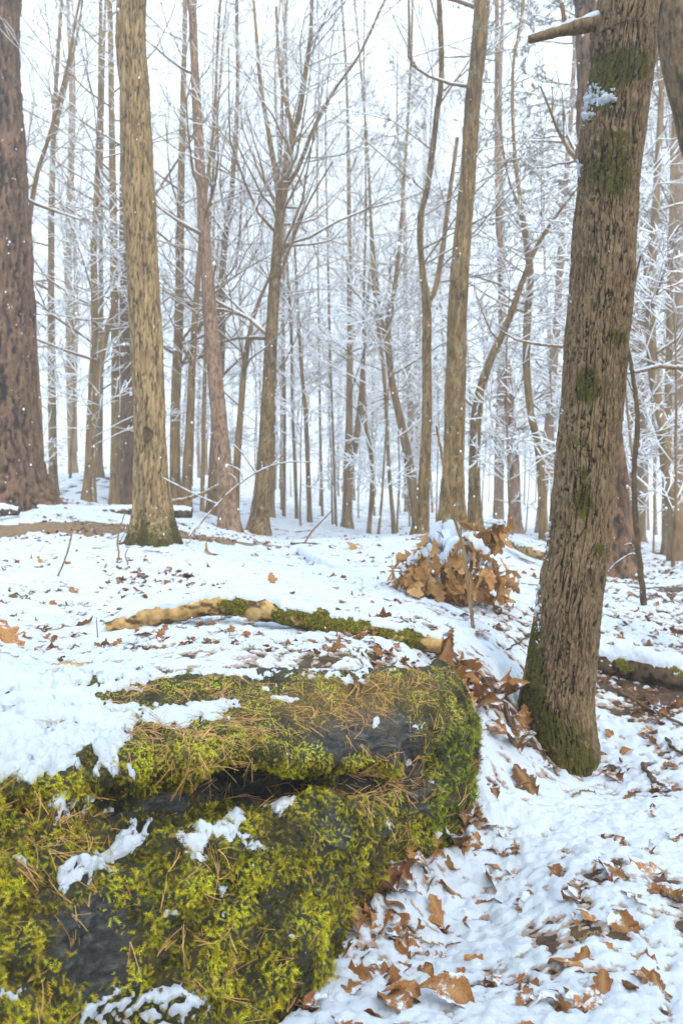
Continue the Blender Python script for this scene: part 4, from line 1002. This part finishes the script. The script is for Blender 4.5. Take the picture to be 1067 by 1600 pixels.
# ------------------------------------------------------------------ logs, with their own snow
def log(name, label, pix, mats, snow_amt, sides=48, lump=.08, moss=None, step=.008, sink=.25, amp=.004, bark_end=True, cat='log'):
    """pix: (px, py of the axis, depth, diameter in m)"""
    fp = np.array([P(x, y, d) for x, y, d, w in pix]); fr = np.array([w / 2 for *_, w in pix])
    q = catmull(np.column_stack([fp, fr]), int(np.linalg.norm(np.diff(fp, axis=0), axis=1).sum() / step))
    V, Fq = tubes(q[None, :, :3], q[None, :, 3], sides); n = len(q)
    V = V.reshape(n, sides, 3); c = q[:, None, :3]; nr = (V - c) / np.linalg.norm(V - c, axis=-1, keepdims=True)
    dsp = lump * q[:, None, 3] * fbm(V[..., 0] * 14, V[..., 1] * 14, V[..., 2] * 14, 3) + amp * perlin(V[..., 0] * 60, V[..., 1] * 60, V[..., 2] * 60)
    V = V + nr * dsp[..., None]
    o0 = q[n // 2, :3].copy(); root = empty(name, o0); tag(root, label, cat)
    lx, ly = to_px(V)
    mo = np.zeros((n, sides)) if moss is None else moss(lx, ly, V)
    caps = [np.arange(sides)[None], (np.arange(sides) + (n - 1) * sides)[None]]
    part('wood', V, [Fq] + caps, M[mats], root, o0, attrs={'moss': np.clip(mo * .75, 0, .8).ravel(), 'furrow': (.85 * sstep(.12, .32, fbm(V[..., 0] * 13, V[..., 1] * 22, V[..., 2] * 26, 4, .6))).ravel()})
    if mo.max() > .3:
        w = np.clip(mo - .4, 0, 1) * (nr[..., 2] > -.5)
        p, nn, _, _ = scatter_grid(V, nr, w, 8000)
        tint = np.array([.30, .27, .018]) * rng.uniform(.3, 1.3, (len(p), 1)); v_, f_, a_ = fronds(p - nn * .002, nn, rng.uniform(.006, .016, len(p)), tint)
        tag(part('moss', v_, [f_], M['moss'], root, o0, smooth=False, attrs={'tint': a_}), kind='stuff')
    ts = (nr[..., 2] - (1 - snow_amt)) * 1.2 + .6 * fbm(V[..., 0] * 16, V[..., 1] * 16, V[..., 2] * 16, 4)
    ts = np.where(ts > 0, .004 + .022 * np.minimum(ts, .8), -.006)
    SV = (V + (nr * .4 + np.array([0, 0, .7])) * ts[..., None]).reshape(-1, 3)
    v_, f_ = compact(SV, Fq[(ts.ravel()[Fq] > 0).sum(1) >= 1]); part('snow', v_, [f_], M['snow'], root, o0)
    return root, V
def lm(lx, ly, V):
    lx = lx + 14 * perlin(V[..., 0] * 30, V[..., 1] * 30, V[..., 2] * 30)
    return 1.0 * blob(365, 945, 26, 22, lx, ly) + 1.05 * sstep(405, 440, lx) * sstep(662, 640, lx) * (.75 + .5 * perlin(lx * .03, ly * .05, 1)) + .5 * blob(240, 965, 18, 12, lx, ly) + .5 * blob(290, 948, 15, 12, lx, ly)
log('fallen_log', 'curved pale log with a mossy right half lying on the snowy bank behind the boulder',
    [(170, 984, 2.86, .055), (215, 969, 2.87, .075), (280, 953, 2.9, .085), (345, 943, 2.93, .085), (400, 950, 2.92, .085), (470, 963, 2.86, .088), (545, 981, 2.8, .088), (620, 996, 2.76, .08), (690, 1008, 2.72, .06)], 'wood', .34, moss=lm, lump=.16)
log('fallen_log', 'dark barked log capped with snow at the right edge beside the leaning tree',
    [(925, 1030, 3.75, .12), (985, 1038, 3.7, .14), (1067, 1058, 3.6, .15), (1180, 1088, 3.5, .15)], 'log_dark', .62, lump=.14, moss=lambda lx, ly, V: .20 + .4 * perlin(V[..., 0] * 8, V[..., 1] * 8, V[..., 2] * 8))
log('fallen_log', 'half-buried log under deep snow running toward the leaning tree from mid-picture',
    [(470, 866, 6.2, .08), (520, 893, 5.3, .11), (590, 920, 4.6, .11), (655, 946, 4.05, .10), (725, 975, 3.6, .05)], 'log_dark', .8, lump=.2, moss=lambda lx, ly, V: .05 + .2 * perlin(V[..., 0] * 5, V[..., 1] * 5, V[..., 2] * 5), step=.012)
log('fallen_log', 'long thin fallen trunk under a line of snow behind the earth path',
    [(60, 797, 8.6, .09), (120, 802, 8.5, .11), (180, 801, 8.4, .12), (240, 800, 8.3, .12), (300, 802, 8.3, .1)], 'log_dark', .5, sides=24, step=.03)
log('fallen_log', 'short snow-topped fallen limb left of the massive pine foot', [(-60, 792, 8.0, .1), (0, 797, 7.9, .1), (30, 800, 7.9, .07)], 'log_dark', .6, sides=24, step=.03)
log('fallen_log', 'small pale snow-dusted log lying before the hazy pine, left of the leaning tree', [(795, 846, 7.2, .05), (830, 862, 6.6, .09), (870, 872, 6.4, .09)], 'wood', .3, sides=24, step=.02)
# dead wood on the left bank
log('wood_chunk', 'flat splintered orange-brown piece of bark on the snow at the left', [(52, 1043, 2.12, .012), (80, 1041, 2.14, .022), (112, 1041, 2.15, .022), (135, 1042, 2.15, .012)], 'wood', .1, sides=16, step=.006, cat='bark')

# ------------------------------------------------------------------ leaves
def leaf_mesh(i, mat):
    r = random.Random(40 + i); n = 19
    V, rib = [], []
    lob = [(0, .0), (.06, .05), (.12, .10), (.19, .22), (.25, .28), (.31, .19), (.37, .17), (.44, .33), (.50, .38), (.56, .24), (.62, .19), (.69, .28), (.75, .29), (.80, .17), (.85, .14), (.90, .16), (.94, .12), (.975, .06), (1.0, .0)]
    if i % 4 == 3:                                                  # plain oval leaves among the lobed ones
        lob = [(t, .30 * math.sin(math.pi * min(1, t * 1.02)) ** .8 * (1.1 - .3 * t) if 0 < t < 1 else 0.0) for t, w in lob]
    curl = r.uniform(-1.6, 1.8); fold = r.uniform(-.5, 1.0); tw = r.uniform(-.9, .9)
    for k, (t, w) in enumerate(lob):
        wl = w * r.uniform(.85, 1.15); wr = w * r.uniform(.85, 1.15); fw = .05 * (w > .2)
        for s, ww in ((-1, wl), (-.5, wl), (0, 0), (.5, wr), (1, wr)):
            u = abs(s) * ww; y = t + fw * abs(s) - .5; x = math.copysign(u, s) if s else 0
            z = fold * abs(x) ** 1.1 + curl * (y ** 2 - .1) * .8 + tw * x * y + .10 * math.sin(9 * t + s * 3 + i) * abs(s) * (.3 + w)
            V.append((x * .9, y, z)); rib.append(1.0 if s == 0 else 0.0)
    Fq = grid_faces(len(lob), 5).tolist()
    b = len(V)                                                    # stalk
    V += [(-.008, -.5, V[2][2]), (.008, -.5, V[2][2]), (.006, -.68, V[2][2] + .03), (-.006, -.68, V[2][2] + .03)]; rib += [.6] * 4; Fq.append([b, b + 1, b + 2, b + 3])
    return make_mesh('leaf', np.array(V), [np.array(Fq)], mat, attrs={'rib': np.array(rib) * .55})
LEAF = [leaf_mesh(i, M['leaf']) for i in range(12)]; TAN = [leaf_mesh(60 + i, M['leaf_tan']) for i in range(7)]; GOLD = [leaf_mesh(20 + i, M['leaf_gold']) for i in range(3)]

def zone_label(px, py):
    if px < 640 and py < 900: return ('dry leaf on the snow near the foot of the straight tan trunk', 'leaves on the upper bank')
    if px < 700 and py < 1060: return ('dry leaf half sunk in the snowy bank around the curved log', 'leaves round the curved log')
    if px < 860 and py < 1215: return ('dead oak leaf heaped between the boulder and the leaning tree', 'leaf heap beside the boulder')
    if py < 1215: return ('dead oak leaf in the snow right of the leaning tree', 'leaves right of the leaning tree')
    foot = float(np.interp(py, [1215, 1290, 1360, 1400, 1480, 1600], [745, 715, 625, 560, 500, 430]))
    if px < foot + 70: return ('dead oak leaf in the snow close along the foot of the boulder', 'leaves along the boulder foot')
    if py > 1510: return ('dead oak leaf in the snow along the bottom edge of the picture', 'leaves along the bottom edge')
    if px > 930: return ('dead oak leaf on the snowy slope near the right edge, below the leaning tree', 'leaves low at the right edge')
    if py > 1410: return ('dead oak leaf around the dark litter patch low on the snowy slope', 'leaves round the dark litter patch')
    if px > 800: return ('dead oak leaf on the snow directly below the leaning tree', 'leaves below the leaning tree')
    return ('dead oak leaf on the open snow midway between boulder and leaning tree', 'leaves on the open snow')
lr = random.Random(3)
def fallen(px, py, size, rot=None, tilt=None, gold=False, lift=0.0, label=None, mesh=None, ground_pt=None):
    q = hit(px, py) if ground_pt is None else ground_pt
    z = snow_z(q[0], q[1])
    me = mesh or lr.choice(GOLD if gold else LEAF)
    o = bpy.data.objects.new('fallen_leaf', me); col.objects.link(o)
    tl = tilt if tilt is not None else abs(lr.gauss(0, .36))
    o.rotation_euler = (tl, lr.gauss(0, .25), rot if rot is not None else lr.uniform(0, 6.28)); o.scale = (size, size, size)
    o.location = (q[0], q[1], z + .004 + lift + size * .22 * math.sin(min(tl, 1.3)))
    lab, g = zone_label(px, py)
    if label: tag(o, label, 'leaf')
    else: tag(o, lab, 'leaf', g)
    return o
fallen(425, 917, .085, .3, 1.3, True, label='golden leaf standing upright in the snow above the mossy log')
fallen(330, 868, .16, 2.0, .9, True, label='upright orange leaf on the snow right of the tan trunk foot')
fallen(822, 1240, .13, .5, 1.0, label='curled tan leaf arching out of the snow below the leaning tree', mesh=LEAF[1])
fallen(870, 1185, .17, 1.4, .3, label='broad pale brown leaf lying at the foot of the leaning tree')
fallen(713, 1297, .13, .8, .5, True, label='bright orange leaf wedged under the right end of the boulder')
fallen(560, 1362, .12, 1.1, .5, label='brown leaf tucked under the boulder where rock meets snow')
fallen(640, 1365, .055, .4, .8, True, label='small pale gold leaf standing just right of the boulder foot')
fallen(708, 1372, .06, 2.4, .9, True, label='small golden leaf standing in the snow right of the boulder foot')
fallen(15, 1010, .16, .6, .6, label='curled rusty leaf on the bank at the left edge')
fallen(550, 862, .17, .3, .5, True, label='large golden lobed leaf on the snow in mid-picture')
fallen(700, 1575, .12, 1.2, .35, label='large brown leaf folded over a dark hollow at the bottom edge')
fallen(965, 1370, .15, 2.0, .4, label='crumpled tan leaf with snow specks at the right of the slope')
for k in range(6): fallen(218 + 9 * k + lr.gauss(0, 3), 848 - 3 * (k % 2), lr.uniform(.08, .12), tilt=lr.uniform(.7, 1.3), gold=k % 2 == 0)
for k in range(26):                                              # round the foot of the leaning tree and under the boulder's edge
    if k % 2: fallen(875 + lr.gauss(0, 45), 1195 + lr.gauss(0, 14), lr.uniform(.07, .13), lift=-.012)
    else:
        u = lr.random(); fallen(np.interp(u, [0, .5, 1], [500, 610, 735]) + lr.gauss(12, 8), np.interp(u, [0, .5, 1], [1480, 1385, 1275]) + lr.gauss(8, 8), lr.uniform(.06, .12), tilt=lr.uniform(.2, .9))
for k in range(30):                                              # heap between boulder and tree
    a = lr.random(); px = 700 + 130 * a + lr.gauss(0, 26); py = 1040 + 125 * a + lr.gauss(0, 32)
    fallen(px, py, lr.uniform(.09, .16), tilt=abs(lr.gauss(.5, .4)), lift=lr.uniform(0, .03))
cnt = 70
tries = 0
while cnt < 280 and tries < 5000:
    tries += 1
    zone = lr.random()
    if zone < .50: px, py = lr.uniform(480, 1067), lr.uniform(1215, 1590)
    elif zone < .68: px, py = lr.uniform(930, 1067), lr.uniform(960, 1230)
    elif zone < .84: px, py = lr.uniform(0, 700), lr.uniform(870, 1050)
    elif zone < .93: px, py = lr.uniform(250, 640), lr.uniform(845, 890)
    else: px, py = lr.uniform(720, 1067), lr.uniform(850, 960)
    q = hit(px, py)
    bpyx = np.interp(py, [1215, 1290, 1360, 1400, 1480, 1600], [745, 715, 625, 560, 500, 430])
    if py > 1200 and px < bpyx: continue
    th_ = float(snow_t(np.array([q[0]]), np.array([q[1]]))[0])
    if lr.random() > 1.15 - th_ / .022: continue
    s = lr.uniform(.055, .115) if py > 1000 else lr.uniform(.06, .115)
    fallen(px, py, s, gold=(py < 900 and lr.random() < .3), lift=-s * (.07 + .20 * lr.random()), ground_pt=q)
    cnt += 1
# the uncountable rest: leaf scraps in the gaps of the snow
lm_v = []; lm_f = []
src = LEAF + GOLD[:1]
sv = [np.array([v.co[:] for v in m.vertices]) for m in src]; sf = [[np.array([pp.vertices[:] for pp in m.polygons])] for m in src]
acc_v, acc_f, off = [], [], 0
nl = 0; tries = 0
rl = np.random.RandomState(77)
xs = rl.uniform(-1, 1, 60000); ys = 1.0 + 10 * rl.rand(60000) ** 1.3; xs = xs * (ys * .55)
tt = snow_t(xs, ys); hz = height(xs, ys)
ok = (tt < .003) & (perlin(xs * 1.3 + 5, ys * 1.3, .7) + .5 * perlin(xs * 4, ys * 4, 2.) > np.where(ys > 2.5, .02, -.25)) & ~((xs < .32) & (ys < 2.35) & (xs < -.15 + (ys - 1.4) * .52 + .03)) 
for x, y, z in list(zip(xs[ok], ys[ok], hz[ok]))[:3000]:
    k = rl.randint(len(src)); s = rl.uniform(.022, .06) * (1 if y < 4 else 1.25)
    a, b, c = rl.uniform(0, 6.28), rl.normal() * .5, rl.normal() * .4
    ca, sa = math.cos(a), math.sin(a); cb, sb_ = math.cos(b), math.sin(b); cc, sc_ = math.cos(c), math.sin(c)
    R = np.array([[ca, -sa, 0], [sa, ca, 0], [0, 0, 1]]) @ np.array([[1, 0, 0], [0, cb, -sb_], [0, sb_, cb]]) @ np.array([[cc, 0, sc_], [0, 1, 0], [-sc_, 0, cc]])
    sub = sv[k][:95].reshape(19, 5, 3)[::2, ::2].reshape(-1, 3)
    acc_v.append(sub @ R.T * s + np.array([x, y, z + .008])); acc_f.append(grid_faces(10, 3) + off); off += 30
o = part('leaf_litter', np.concatenate(acc_v), [np.concatenate(acc_f)], M['leaf'], None, attrs={'rib': np.zeros(off)})
tag(o, 'crumbled brown leaf litter showing through gaps in the snow', 'leaf litter', kind='stuff')

# moss sprigs and grass blades in the thin snow of the bank
gx_ = rl.uniform(-1.3, .45, 40000); gy_ = rl.uniform(1.95, 3.6, 40000); gt_ = snow_t(gx_, gy_); mk = (gt_ < .0035) & (under_boulder(gx_, gy_) < .05) & (fbm(gx_ * 3, gy_ * 3, 1.0, 2) > -.15)
gp = np.column_stack([gx_, gy_, height(gx_, gy_) + np.maximum(gt_, 0)])[mk][:7000]; gn = np.tile([0, 0, 1.0], (len(gp), 1)) + .3 * rng.normal(size=gp.shape); gn /= np.linalg.norm(gn, axis=1, keepdims=True)
v_, f_, a_ = fronds(gp, gn, rng.uniform(.006, .018, len(gp)), np.array([.24, .20, .02]) * rng.uniform(.25, 1.3, (len(gp), 1)), droop=.0)
tag(part('ground_moss', v_, [f_], M['moss'], None, smooth=False, attrs={'tint': a_}), 'sprigs of olive moss in thin snow behind the boulder', 'moss', kind='stuff')

# ------------------------------------------------------------------ the low branch of dead oak leaves
bb = np.array([(700 - 533.5) / F * 4.0, 4.0, 0]); bb[2] = float(height(bb[0], bb[1]))
bush = empty('oak_branch', bb); tag(bush, 'low clump of drooping dead oak leaves capped with snow', 'bush')
br = np.random.RandomState(21); out = []
tips = []
for k in range(14):
    tx, ty, tz = -.31 + .62 * k / 13, br.uniform(-.15, .15), br.uniform(.22, .38)
    tz *= 1 - .45 * (tx / .33) ** 2
    s = np.linspace(0, 1, K)[:, None]; mid = np.array([tx * .35, ty * .3, tz * 1.1])
    pp = bb + np.array([.03, 0, -.03]) * (1 - s) + s * (2 * (1 - s) * mid + s * np.array([tx, ty, tz])); out.append((0, pp, np.linspace(.007, .0025, K))); tips.append(pp)
wpp = np.array([P(760, 830, 4.0), P(772, 822, 4.0), P(782, 815, 4.0), P(786, 812, 4.0), P(788, 815, 4.0), P(789, 818, 4.0)]); wpp[0] = tips[0][-2]; out.append((0, wpp, np.linspace(.006, .003, K))); tips.append(wpp)
V, Fq = tubes(np.array([p for _, p, r in out]), np.array([r for _, p, r in out]), 5); part('stem', V, [Fq], M['twig'], bush, bb, attrs={'moss': np.zeros(len(V))})
from mathutils import Matrix
DR = np.array([.28, .19, .30])
for k in range(150):
    if k < 132:
        inner = br.uniform(.78, 1.22) if k < 100 else .65
        az = br.uniform(0, 6.28) if k % 3 else br.uniform(3.4, 6.0); el = math.asin(br.uniform(.12, .97))
        wob = 1 + .45 * float(perlin(math.cos(az) * 1.7, math.sin(az) * 1.7, el * 1.5))
        out_ = np.array([math.cos(el) * math.cos(az), math.cos(el) * math.sin(az), math.sin(el)])
        q = out_ * DR * inner * wob + np.array([-.03, 0, .0]); tipd = np.array([math.cos(az) * math.sin(el) * .9, math.sin(az) * math.sin(el) * .9, -1.0]) + br.normal(size=3) * .4
        nrm_ = out_ * np.array([1, 1, .4])
    else:
        u_ = br.rand(); q = P(745 + 45 * u_ + br.normal() * 5, 845 - 34 * u_ + br.normal() * 6, 4.0) - bb; tipd = np.array([br.normal() * .3, br.normal() * .3, -1.0]); nrm_ = np.array([br.normal(), -1.0, .2])
    yv = tipd / np.linalg.norm(tipd); xv = np.cross(yv, nrm_ + br.normal(size=3) * .35); xv /= np.linalg.norm(xv); zv = np.cross(xv, yv)
    s_ = br.uniform(.10, .155)
    o = bpy.data.objects.new('leaf', TAN[br.randint(7)]); col.objects.link(o); o.parent = bush
    loc = q + yv * s_ * .35; loc[2] = max(loc[2], .05)
    o.matrix_local = Matrix.Translation(Vector(loc)) @ Matrix([[xv[0], yv[0], zv[0], 0], [xv[1], yv[1], zv[1], 0], [xv[2], yv[2], zv[2], 0], [0, 0, 0, 1]]) @ Matrix.Scale(s_, 4) @ Matrix.Diagonal((.8, 1, 1, 1))
def snow_lump(c, r, seed, sub=28):
    th = np.linspace(0, 2 * np.pi, sub, endpoint=False); ph = np.linspace(0.02, math.pi * .62, 14)
    TH, PH = np.meshgrid(th, ph); d = np.stack([np.sin(PH) * np.cos(TH), np.sin(PH) * np.sin(TH), np.cos(PH)], -1)
    rr = 1 + .35 * fbm(d[..., 0] * 2 + seed, d[..., 1] * 2, d[..., 2] * 2, 4, .6)
    return (c + d * rr[..., None] * np.array(r)).reshape(-1, 3), grid_faces(14, sub, True)
smb = MB()
ca = np.linspace(0, 2 * np.pi, 130, endpoint=False); ce = np.linspace(.35, math.pi / 2 - .01, 60); CA, CE = np.meshgrid(ca, ce)   # snow draped over the top leaves
cd = np.stack([np.cos(CE) * np.cos(CA), np.cos(CE) * np.sin(CA), np.sin(CE)], -1); cb_ = cd * DR
cw = 1 + .45 * perlin(np.cos(CA) * 1.7, np.sin(CA) * 1.7, CE * 1.5)
cn = fbm(cb_[..., 0] * 16, cb_[..., 1] * 16, cb_[..., 2] * 16, 4, .65)
ct = sstep(.55, 1.35, CE) * .95 - .62 + 1.15 * cn; ct = np.where(ct > 0, .006 + .017 * np.minimum(ct, .8), -.02)
cv = bb + np.array([-.03, 0, 0]) + cb_ * cw[..., None] + (cd * .35 + np.array([0, 0, .65])) * ct[..., None] + .012 * np.stack([perlin(cb_[..., 0] * 30, cb_[..., 1] * 30, 1.), perlin(cb_[..., 0] * 30, cb_[..., 1] * 30, 5.), perlin(cb_[..., 0] * 24, cb_[..., 1] * 24, 9.)], -1)
cf = grid_faces(60, 130, True); v_, f_ = compact(cv.reshape(-1, 3), cf[(ct.ravel()[cf] > 0).sum(1) >= 2]); smb.add(v_, f_)
smb.add(*snow_lump(P(772, 817, 4.0), (.045, .035, .02), 77.0))
smb.build('snow', M['snow'], bush, bb)
for k, (px, py) in enumerate([(825, 905), (835, 930), (820, 890), (832, 912)]):
    pass

# ------------------------------------------------------------------ saplings, stems and twigs
def stem(name, label, pix, d, mat='twig', cat='sapling', snow_r=0, moss=0.0, twigs=(), group=None):
    pts = np.array([P(x, y, d if np.isscalar(d) else d[i]) for i, (x, y, w_) in enumerate(pix)]); rr = np.array([w_ / F * pts[i, 1] / 2 for i, (x, y, w_) in enumerate(pix)])
    root = empty(name, pts[0]); tag(root, label, cat, group)
    q = catmull(np.column_stack([pts, rr]), 70); q[:, :3] += .15 * q[:, 3:4] * rng.normal(size=(70, 3))
    sd_ = 10 if rr[0] > .008 else 6
    V, Fq = tubes(q[None, :, :3], q[None, :, 3], sd_)
    part('stem', V, [Fq], M[mat], root, pts[0], attrs={'moss': np.full(len(V), moss) + .15 * perlin(V[:, 0] * 12, V[:, 1] * 12, V[:, 2] * 12)})
    sm = MB()
    if snow_r:
        s2 = q.copy(); b = np.clip(.75 + .7 * perlin(np.arange(70) * .5, snow_r * 9, .3), .1, 1.5); s2[:, 2] += q[:, 3] * .8; sm.add(*tubes(s2[None, :, :3], (np.maximum(q[:, 3], .0022) * snow_r * b)[None], 7))
    for tw in twigs:
        tp = np.array([P(x, y, dd) for x, y, w_, dd in tw]); tr_ = np.array([w_ / F * dd / 2 for x, y, w_, dd in tw]); qq = catmull(np.column_stack([tp, tr_]), 40)
        V, Fq = tubes(qq[None, :, :3], qq[None, :, 3], 6); part('twig', V, [Fq], M[mat], root, pts[0], attrs={'moss': np.full(len(V), moss)})
        b = np.clip(.75 + .7 * perlin(np.arange(40) * .5, tp[0, 0] * 9, .3), .1, 1.5); s2 = qq.copy(); s2[:, 2] += qq[:, 3] * .8
        sm.add(*tubes(s2[None, :, :3], (np.maximum(qq[:, 3], .0022) * (snow_r or 1.1) * b)[None], 7))
    sm.build('snow', M['snow'], root, pts[0])
    return root
stem('sapling', 'dark mossy sapling stem standing right of the big leaning tree', [(1006, 946, 10), (999, 890, 9), (993, 820, 9), (990, 740, 8), (995, 660, 8), (990, 605, 7), (984, 560, 6), (979, 535, 5), (983, 480, 4), (1000, 400, 3)], 4.8, 'log_dark', moss=.3,
     twigs=[[(997, 870, 3, 4.8), (985, 866, 2.5, 4.8), (962, 880, 2, 4.8), (948, 895, 1.5, 4.8)], [(990, 860, 2, 4.8), (985, 850, 2, 4.8), (975, 852, 1.5, 4.8)], [(993, 615, 3, 4.8), (986, 608, 2.5, 4.8), (979, 590, 2, 4.8)]])
stem('branch', 'snow-lined bare branch reaching in from the right edge behind the leaning tree', [(1130, 572, 6), (1067, 575, 6), (1030, 573, 6), (1000, 580, 5), (975, 584, 3)], 5.2, cat='branch', snow_r=1.1)
stem('stem', 'thin dark reddish bare stem rising in front of the oak leaf clump', [(742, 1008, 6), (736, 960, 6), (730, 905, 6), (722, 850, 5), (708, 805, 5), (697, 750, 4.5), (688, 700, 4), (681, 665, 3)], 3.4, cat='stem', twigs=[[(690, 700, 2.5, 3.4), (684, 681, 2, 3.4), (676, 679, 1.5, 3.4)]])
stem('shrub', 'arching snow-coated twigs of a shrub before the pinkish pine', [(296, 838, 2.6), (318, 812, 2.6), (340, 788, 2.5), (365, 764, 2.5), (395, 742, 2.4), (425, 728, 2.3), (455, 722, 2), (488, 723, 1.4)], 5.6, cat='shrub', snow_r=1.15,
     twigs=[[(400, 738, 3, 5.6), (390, 725, 2.5, 5.6), (378, 708, 2.5, 5.6), (364, 694, 2, 5.6)], [(340, 788, 2.5, 5.6), (310, 775, 2, 5.6), (280, 760, 2, 5.6), (255, 747, 2, 5.6)], [(372, 760, 2.5, 5.6), (368, 748, 2, 5.6), (358, 740, 2, 5.6)], [(410, 735, 2.5, 5.6), (409, 722, 2, 5.6)],
            [(380, 752, 2.5, 5.6), (374, 735, 2, 5.6), (352, 725, 2, 5.6)], [(425, 728, 2.5, 5.6), (440, 712, 2, 5.6), (448, 695, 1.5, 5.6)], [(318, 812, 2.5, 5.6), (300, 840, 2, 5.6), (296, 848, 2, 5.6)]])
stem('branch', 'bare grey branch poking out behind the straight tan trunk near its foot', [(265, 784, 5), (290, 780, 5), (320, 770, 5), (341, 758, 4)], 6.6, cat='branch', snow_r=.7)
stem('branch', 'snow-lined bare limb crossing behind the furrowed leaning trunk at left', [(900, 545, 5), (870, 541, 4), (840, 538, 4), (805, 530, 3), (780, 515, 2)], 5.5, cat='branch', snow_r=.9)
stem('seedling', 'thin dark seedling stem on the bank before the earth path', [(88, 906, 3), (100, 880, 3), (108, 855, 3), (112, 838, 2.5), (118, 815, 2)], 4.6, cat='seedling')
stem('seedling', 'forked bare seedling just left of the tan trunk foot', [(178, 890, 3), (186, 868, 3), (184, 845, 3), (190, 820, 2), (196, 800, 2)], 5.0, cat='seedling', twigs=[[(185, 850, 2, 5.0), (192, 838, 2, 5.0), (200, 818, 1.5, 5.0)]])
stem('seedling', 'leaning bare seedling on the snow in mid-picture', [(476, 848, 3), (488, 830, 3), (505, 812, 2.5), (520, 796, 2)], 6.0, cat='seedling')
stem('seedling', 'tiny bare sprig on the bank left of the curved log', [(152, 1020, 2), (153, 995, 2), (151, 965, 1.5)], 2.7, cat='seedling')
stem('seedling', 'short bare twig sprouting from snow below the seedling by the tan trunk', [(196, 895, 3), (200, 880, 2.5), (196, 868, 2), (200, 858, 2)], 4.9, cat='seedling')
tw_spec = [((455, 853), (500, 853), (545, 878), 5.6, 6, 'brown forked stick curving over the snow in mid-picture'), ((70, 1053), (95, 1032), (118, 1014), 2.25, 5, 'thin grey stick propped over the orange bark piece'), ((965, 1085), (1010, 1110), (1075, 1145), 3.0, 8, 'dark stick on the snow below the dark log'),
           ((1005, 1205), (1020, 1228), (1045, 1240), 2.55, 9, 'short dark broken stick at the right edge of the slope'), ((890, 1255), (915, 1248), (930, 1250), 2.3, 4, 'thin reddish twig on the snow below the leaning tree'), ((1030, 1410), (1060, 1418), (1090, 1420), 1.9, 8, 'dark stick cut by the right edge of the slope'),
           ((765, 905), (800, 912), (845, 922), 4.2, 4, 'straight thin stick beside the oak leaf clump'), ((760, 885), (800, 872), (835, 885), 4.4, 4, 'bent thin twig arching right of the oak leaf clump'), ((1040, 1165), (1055, 1180), (1080, 1190), 2.8, 6, 'dark twig among leaves near the right edge'),
           ((905, 1480), (925, 1470), (945, 1475), 1.72, 4, 'thin twig in the dark litter patch low on the slope'), ((640, 1478), (665, 1486), (688, 1490), 1.7, 4, 'thin twig lying on the snow right of the boulder'), ((820, 1000), (842, 990), (790, 1020), 3.4, 5, 'short twig caught in leaves left of the leaning tree'),
           ((775, 1085), (800, 1135), (822, 1170), 2.8, 9, 'thick pale stick leaning among leaves at the leaning tree foot'), ((790, 1120), (800, 1150), (830, 1180), 2.75, 7, 'dark stick in the leaf heap at the leaning tree foot')]
for a, b, c, d, w, lab in tw_spec:
    pts = []
    for px, py in (a, b, c):
        q = hit(px, py); z = snow_z(q[0], q[1]); pts.append(np.array([q[0], q[1], z + .006]))
    q = catmull(np.array(pts), 24); q += .004 * rng.normal(size=q.shape) * np.array([1, 1, .5]); r = np.linspace(w, w * .5, 24) / F * d / 2
    V, Fq = tubes(q[None], r[None], 7); o = part('stick', V, [Fq], M['log_dark'] if w > 4 else M['twig'], None, q[0], attrs={'moss': np.zeros(len(V))}); o.location = Vector(q[0]); tag(o, lab, 'stick')

# ------------------------------------------------------------------ falling snow
fr_ = np.random.RandomState(9); n = 9000
fx = fr_.uniform(-4.5, 4.5, n); fy = .45 + 9.5 * fr_.rand(n); fz = fr_.uniform(-.9, 6.0, n); ok = (np.abs(fx) < fy * .5 + .2) & (fz < fy * .7 + .2); pos = np.column_stack([fx, fy, fz])[ok]
pos = pos[(pos[:, 1] > 3.0) | (fr_.rand(len(pos)) < .3)]
pos = pos[pos[:, 2] > height(pos[:, 0], pos[:, 1]) + .06]
n = len(pos); s = .0015 + .0065 * fr_.rand(n, 1) ** 2.4; st = np.array([1, 1, 1.5])
octa = np.array([(1, 0, 0), (0, 1, 0), (-1, 0, 0), (0, -1, 0), (0, 0, 1), (0, 0, -1)], float); of = np.array([(0, 1, 4), (1, 2, 4), (2, 3, 4), (3, 0, 4), (1, 0, 5), (2, 1, 5), (3, 2, 5), (0, 3, 5)])
V = (pos[:, None] + s[:, None] * octa[None] * fr_.uniform(.6, 1.3, (n, 6, 1)) * st); Fc = (of[None] + (np.arange(n) * 6)[:, None, None]).reshape(-1, 3)
o = part('falling_snow', V, [Fc], M['bsnow'], None); tag(o, 'snowflakes drifting through the air', 'snowflakes', kind='stuff')

# ------------------------------------------------------------------ haze of the snowfall
hx = np.array([(x, y, z) for x in (-200, 200) for y in (-60, 215) for z in (float(GZ.min()) - 1.2, max(21.0, float(GZ.max()) + 14))]); hf = np.array([(0, 1, 3, 2), (4, 6, 7, 5), (0, 4, 5, 1), (2, 3, 7, 6), (0, 2, 6, 4), (1, 5, 7, 3)])
hm = bpy.data.materials.new('snow_haze'); hm.use_nodes = True; hn = hm.node_tree; hn.nodes.clear()
ho = hn.nodes.new('ShaderNodeOutputMaterial'); pvn = hn.nodes.new('ShaderNodeVolumePrincipled'); pvn.inputs['Color'].default_value = (.98, .985, .985, 1); pvn.inputs['Density'].default_value = .0105; pvn.inputs['Anisotropy'].default_value = 0.55
hn.links.new(pvn.outputs['Volume'], ho.inputs['Volume'])
hz_o = link('haze', make_mesh('haze', hx, [hf], hm, smooth=False)); tag(hz_o, 'pale air full of falling snow', kind='stuff')
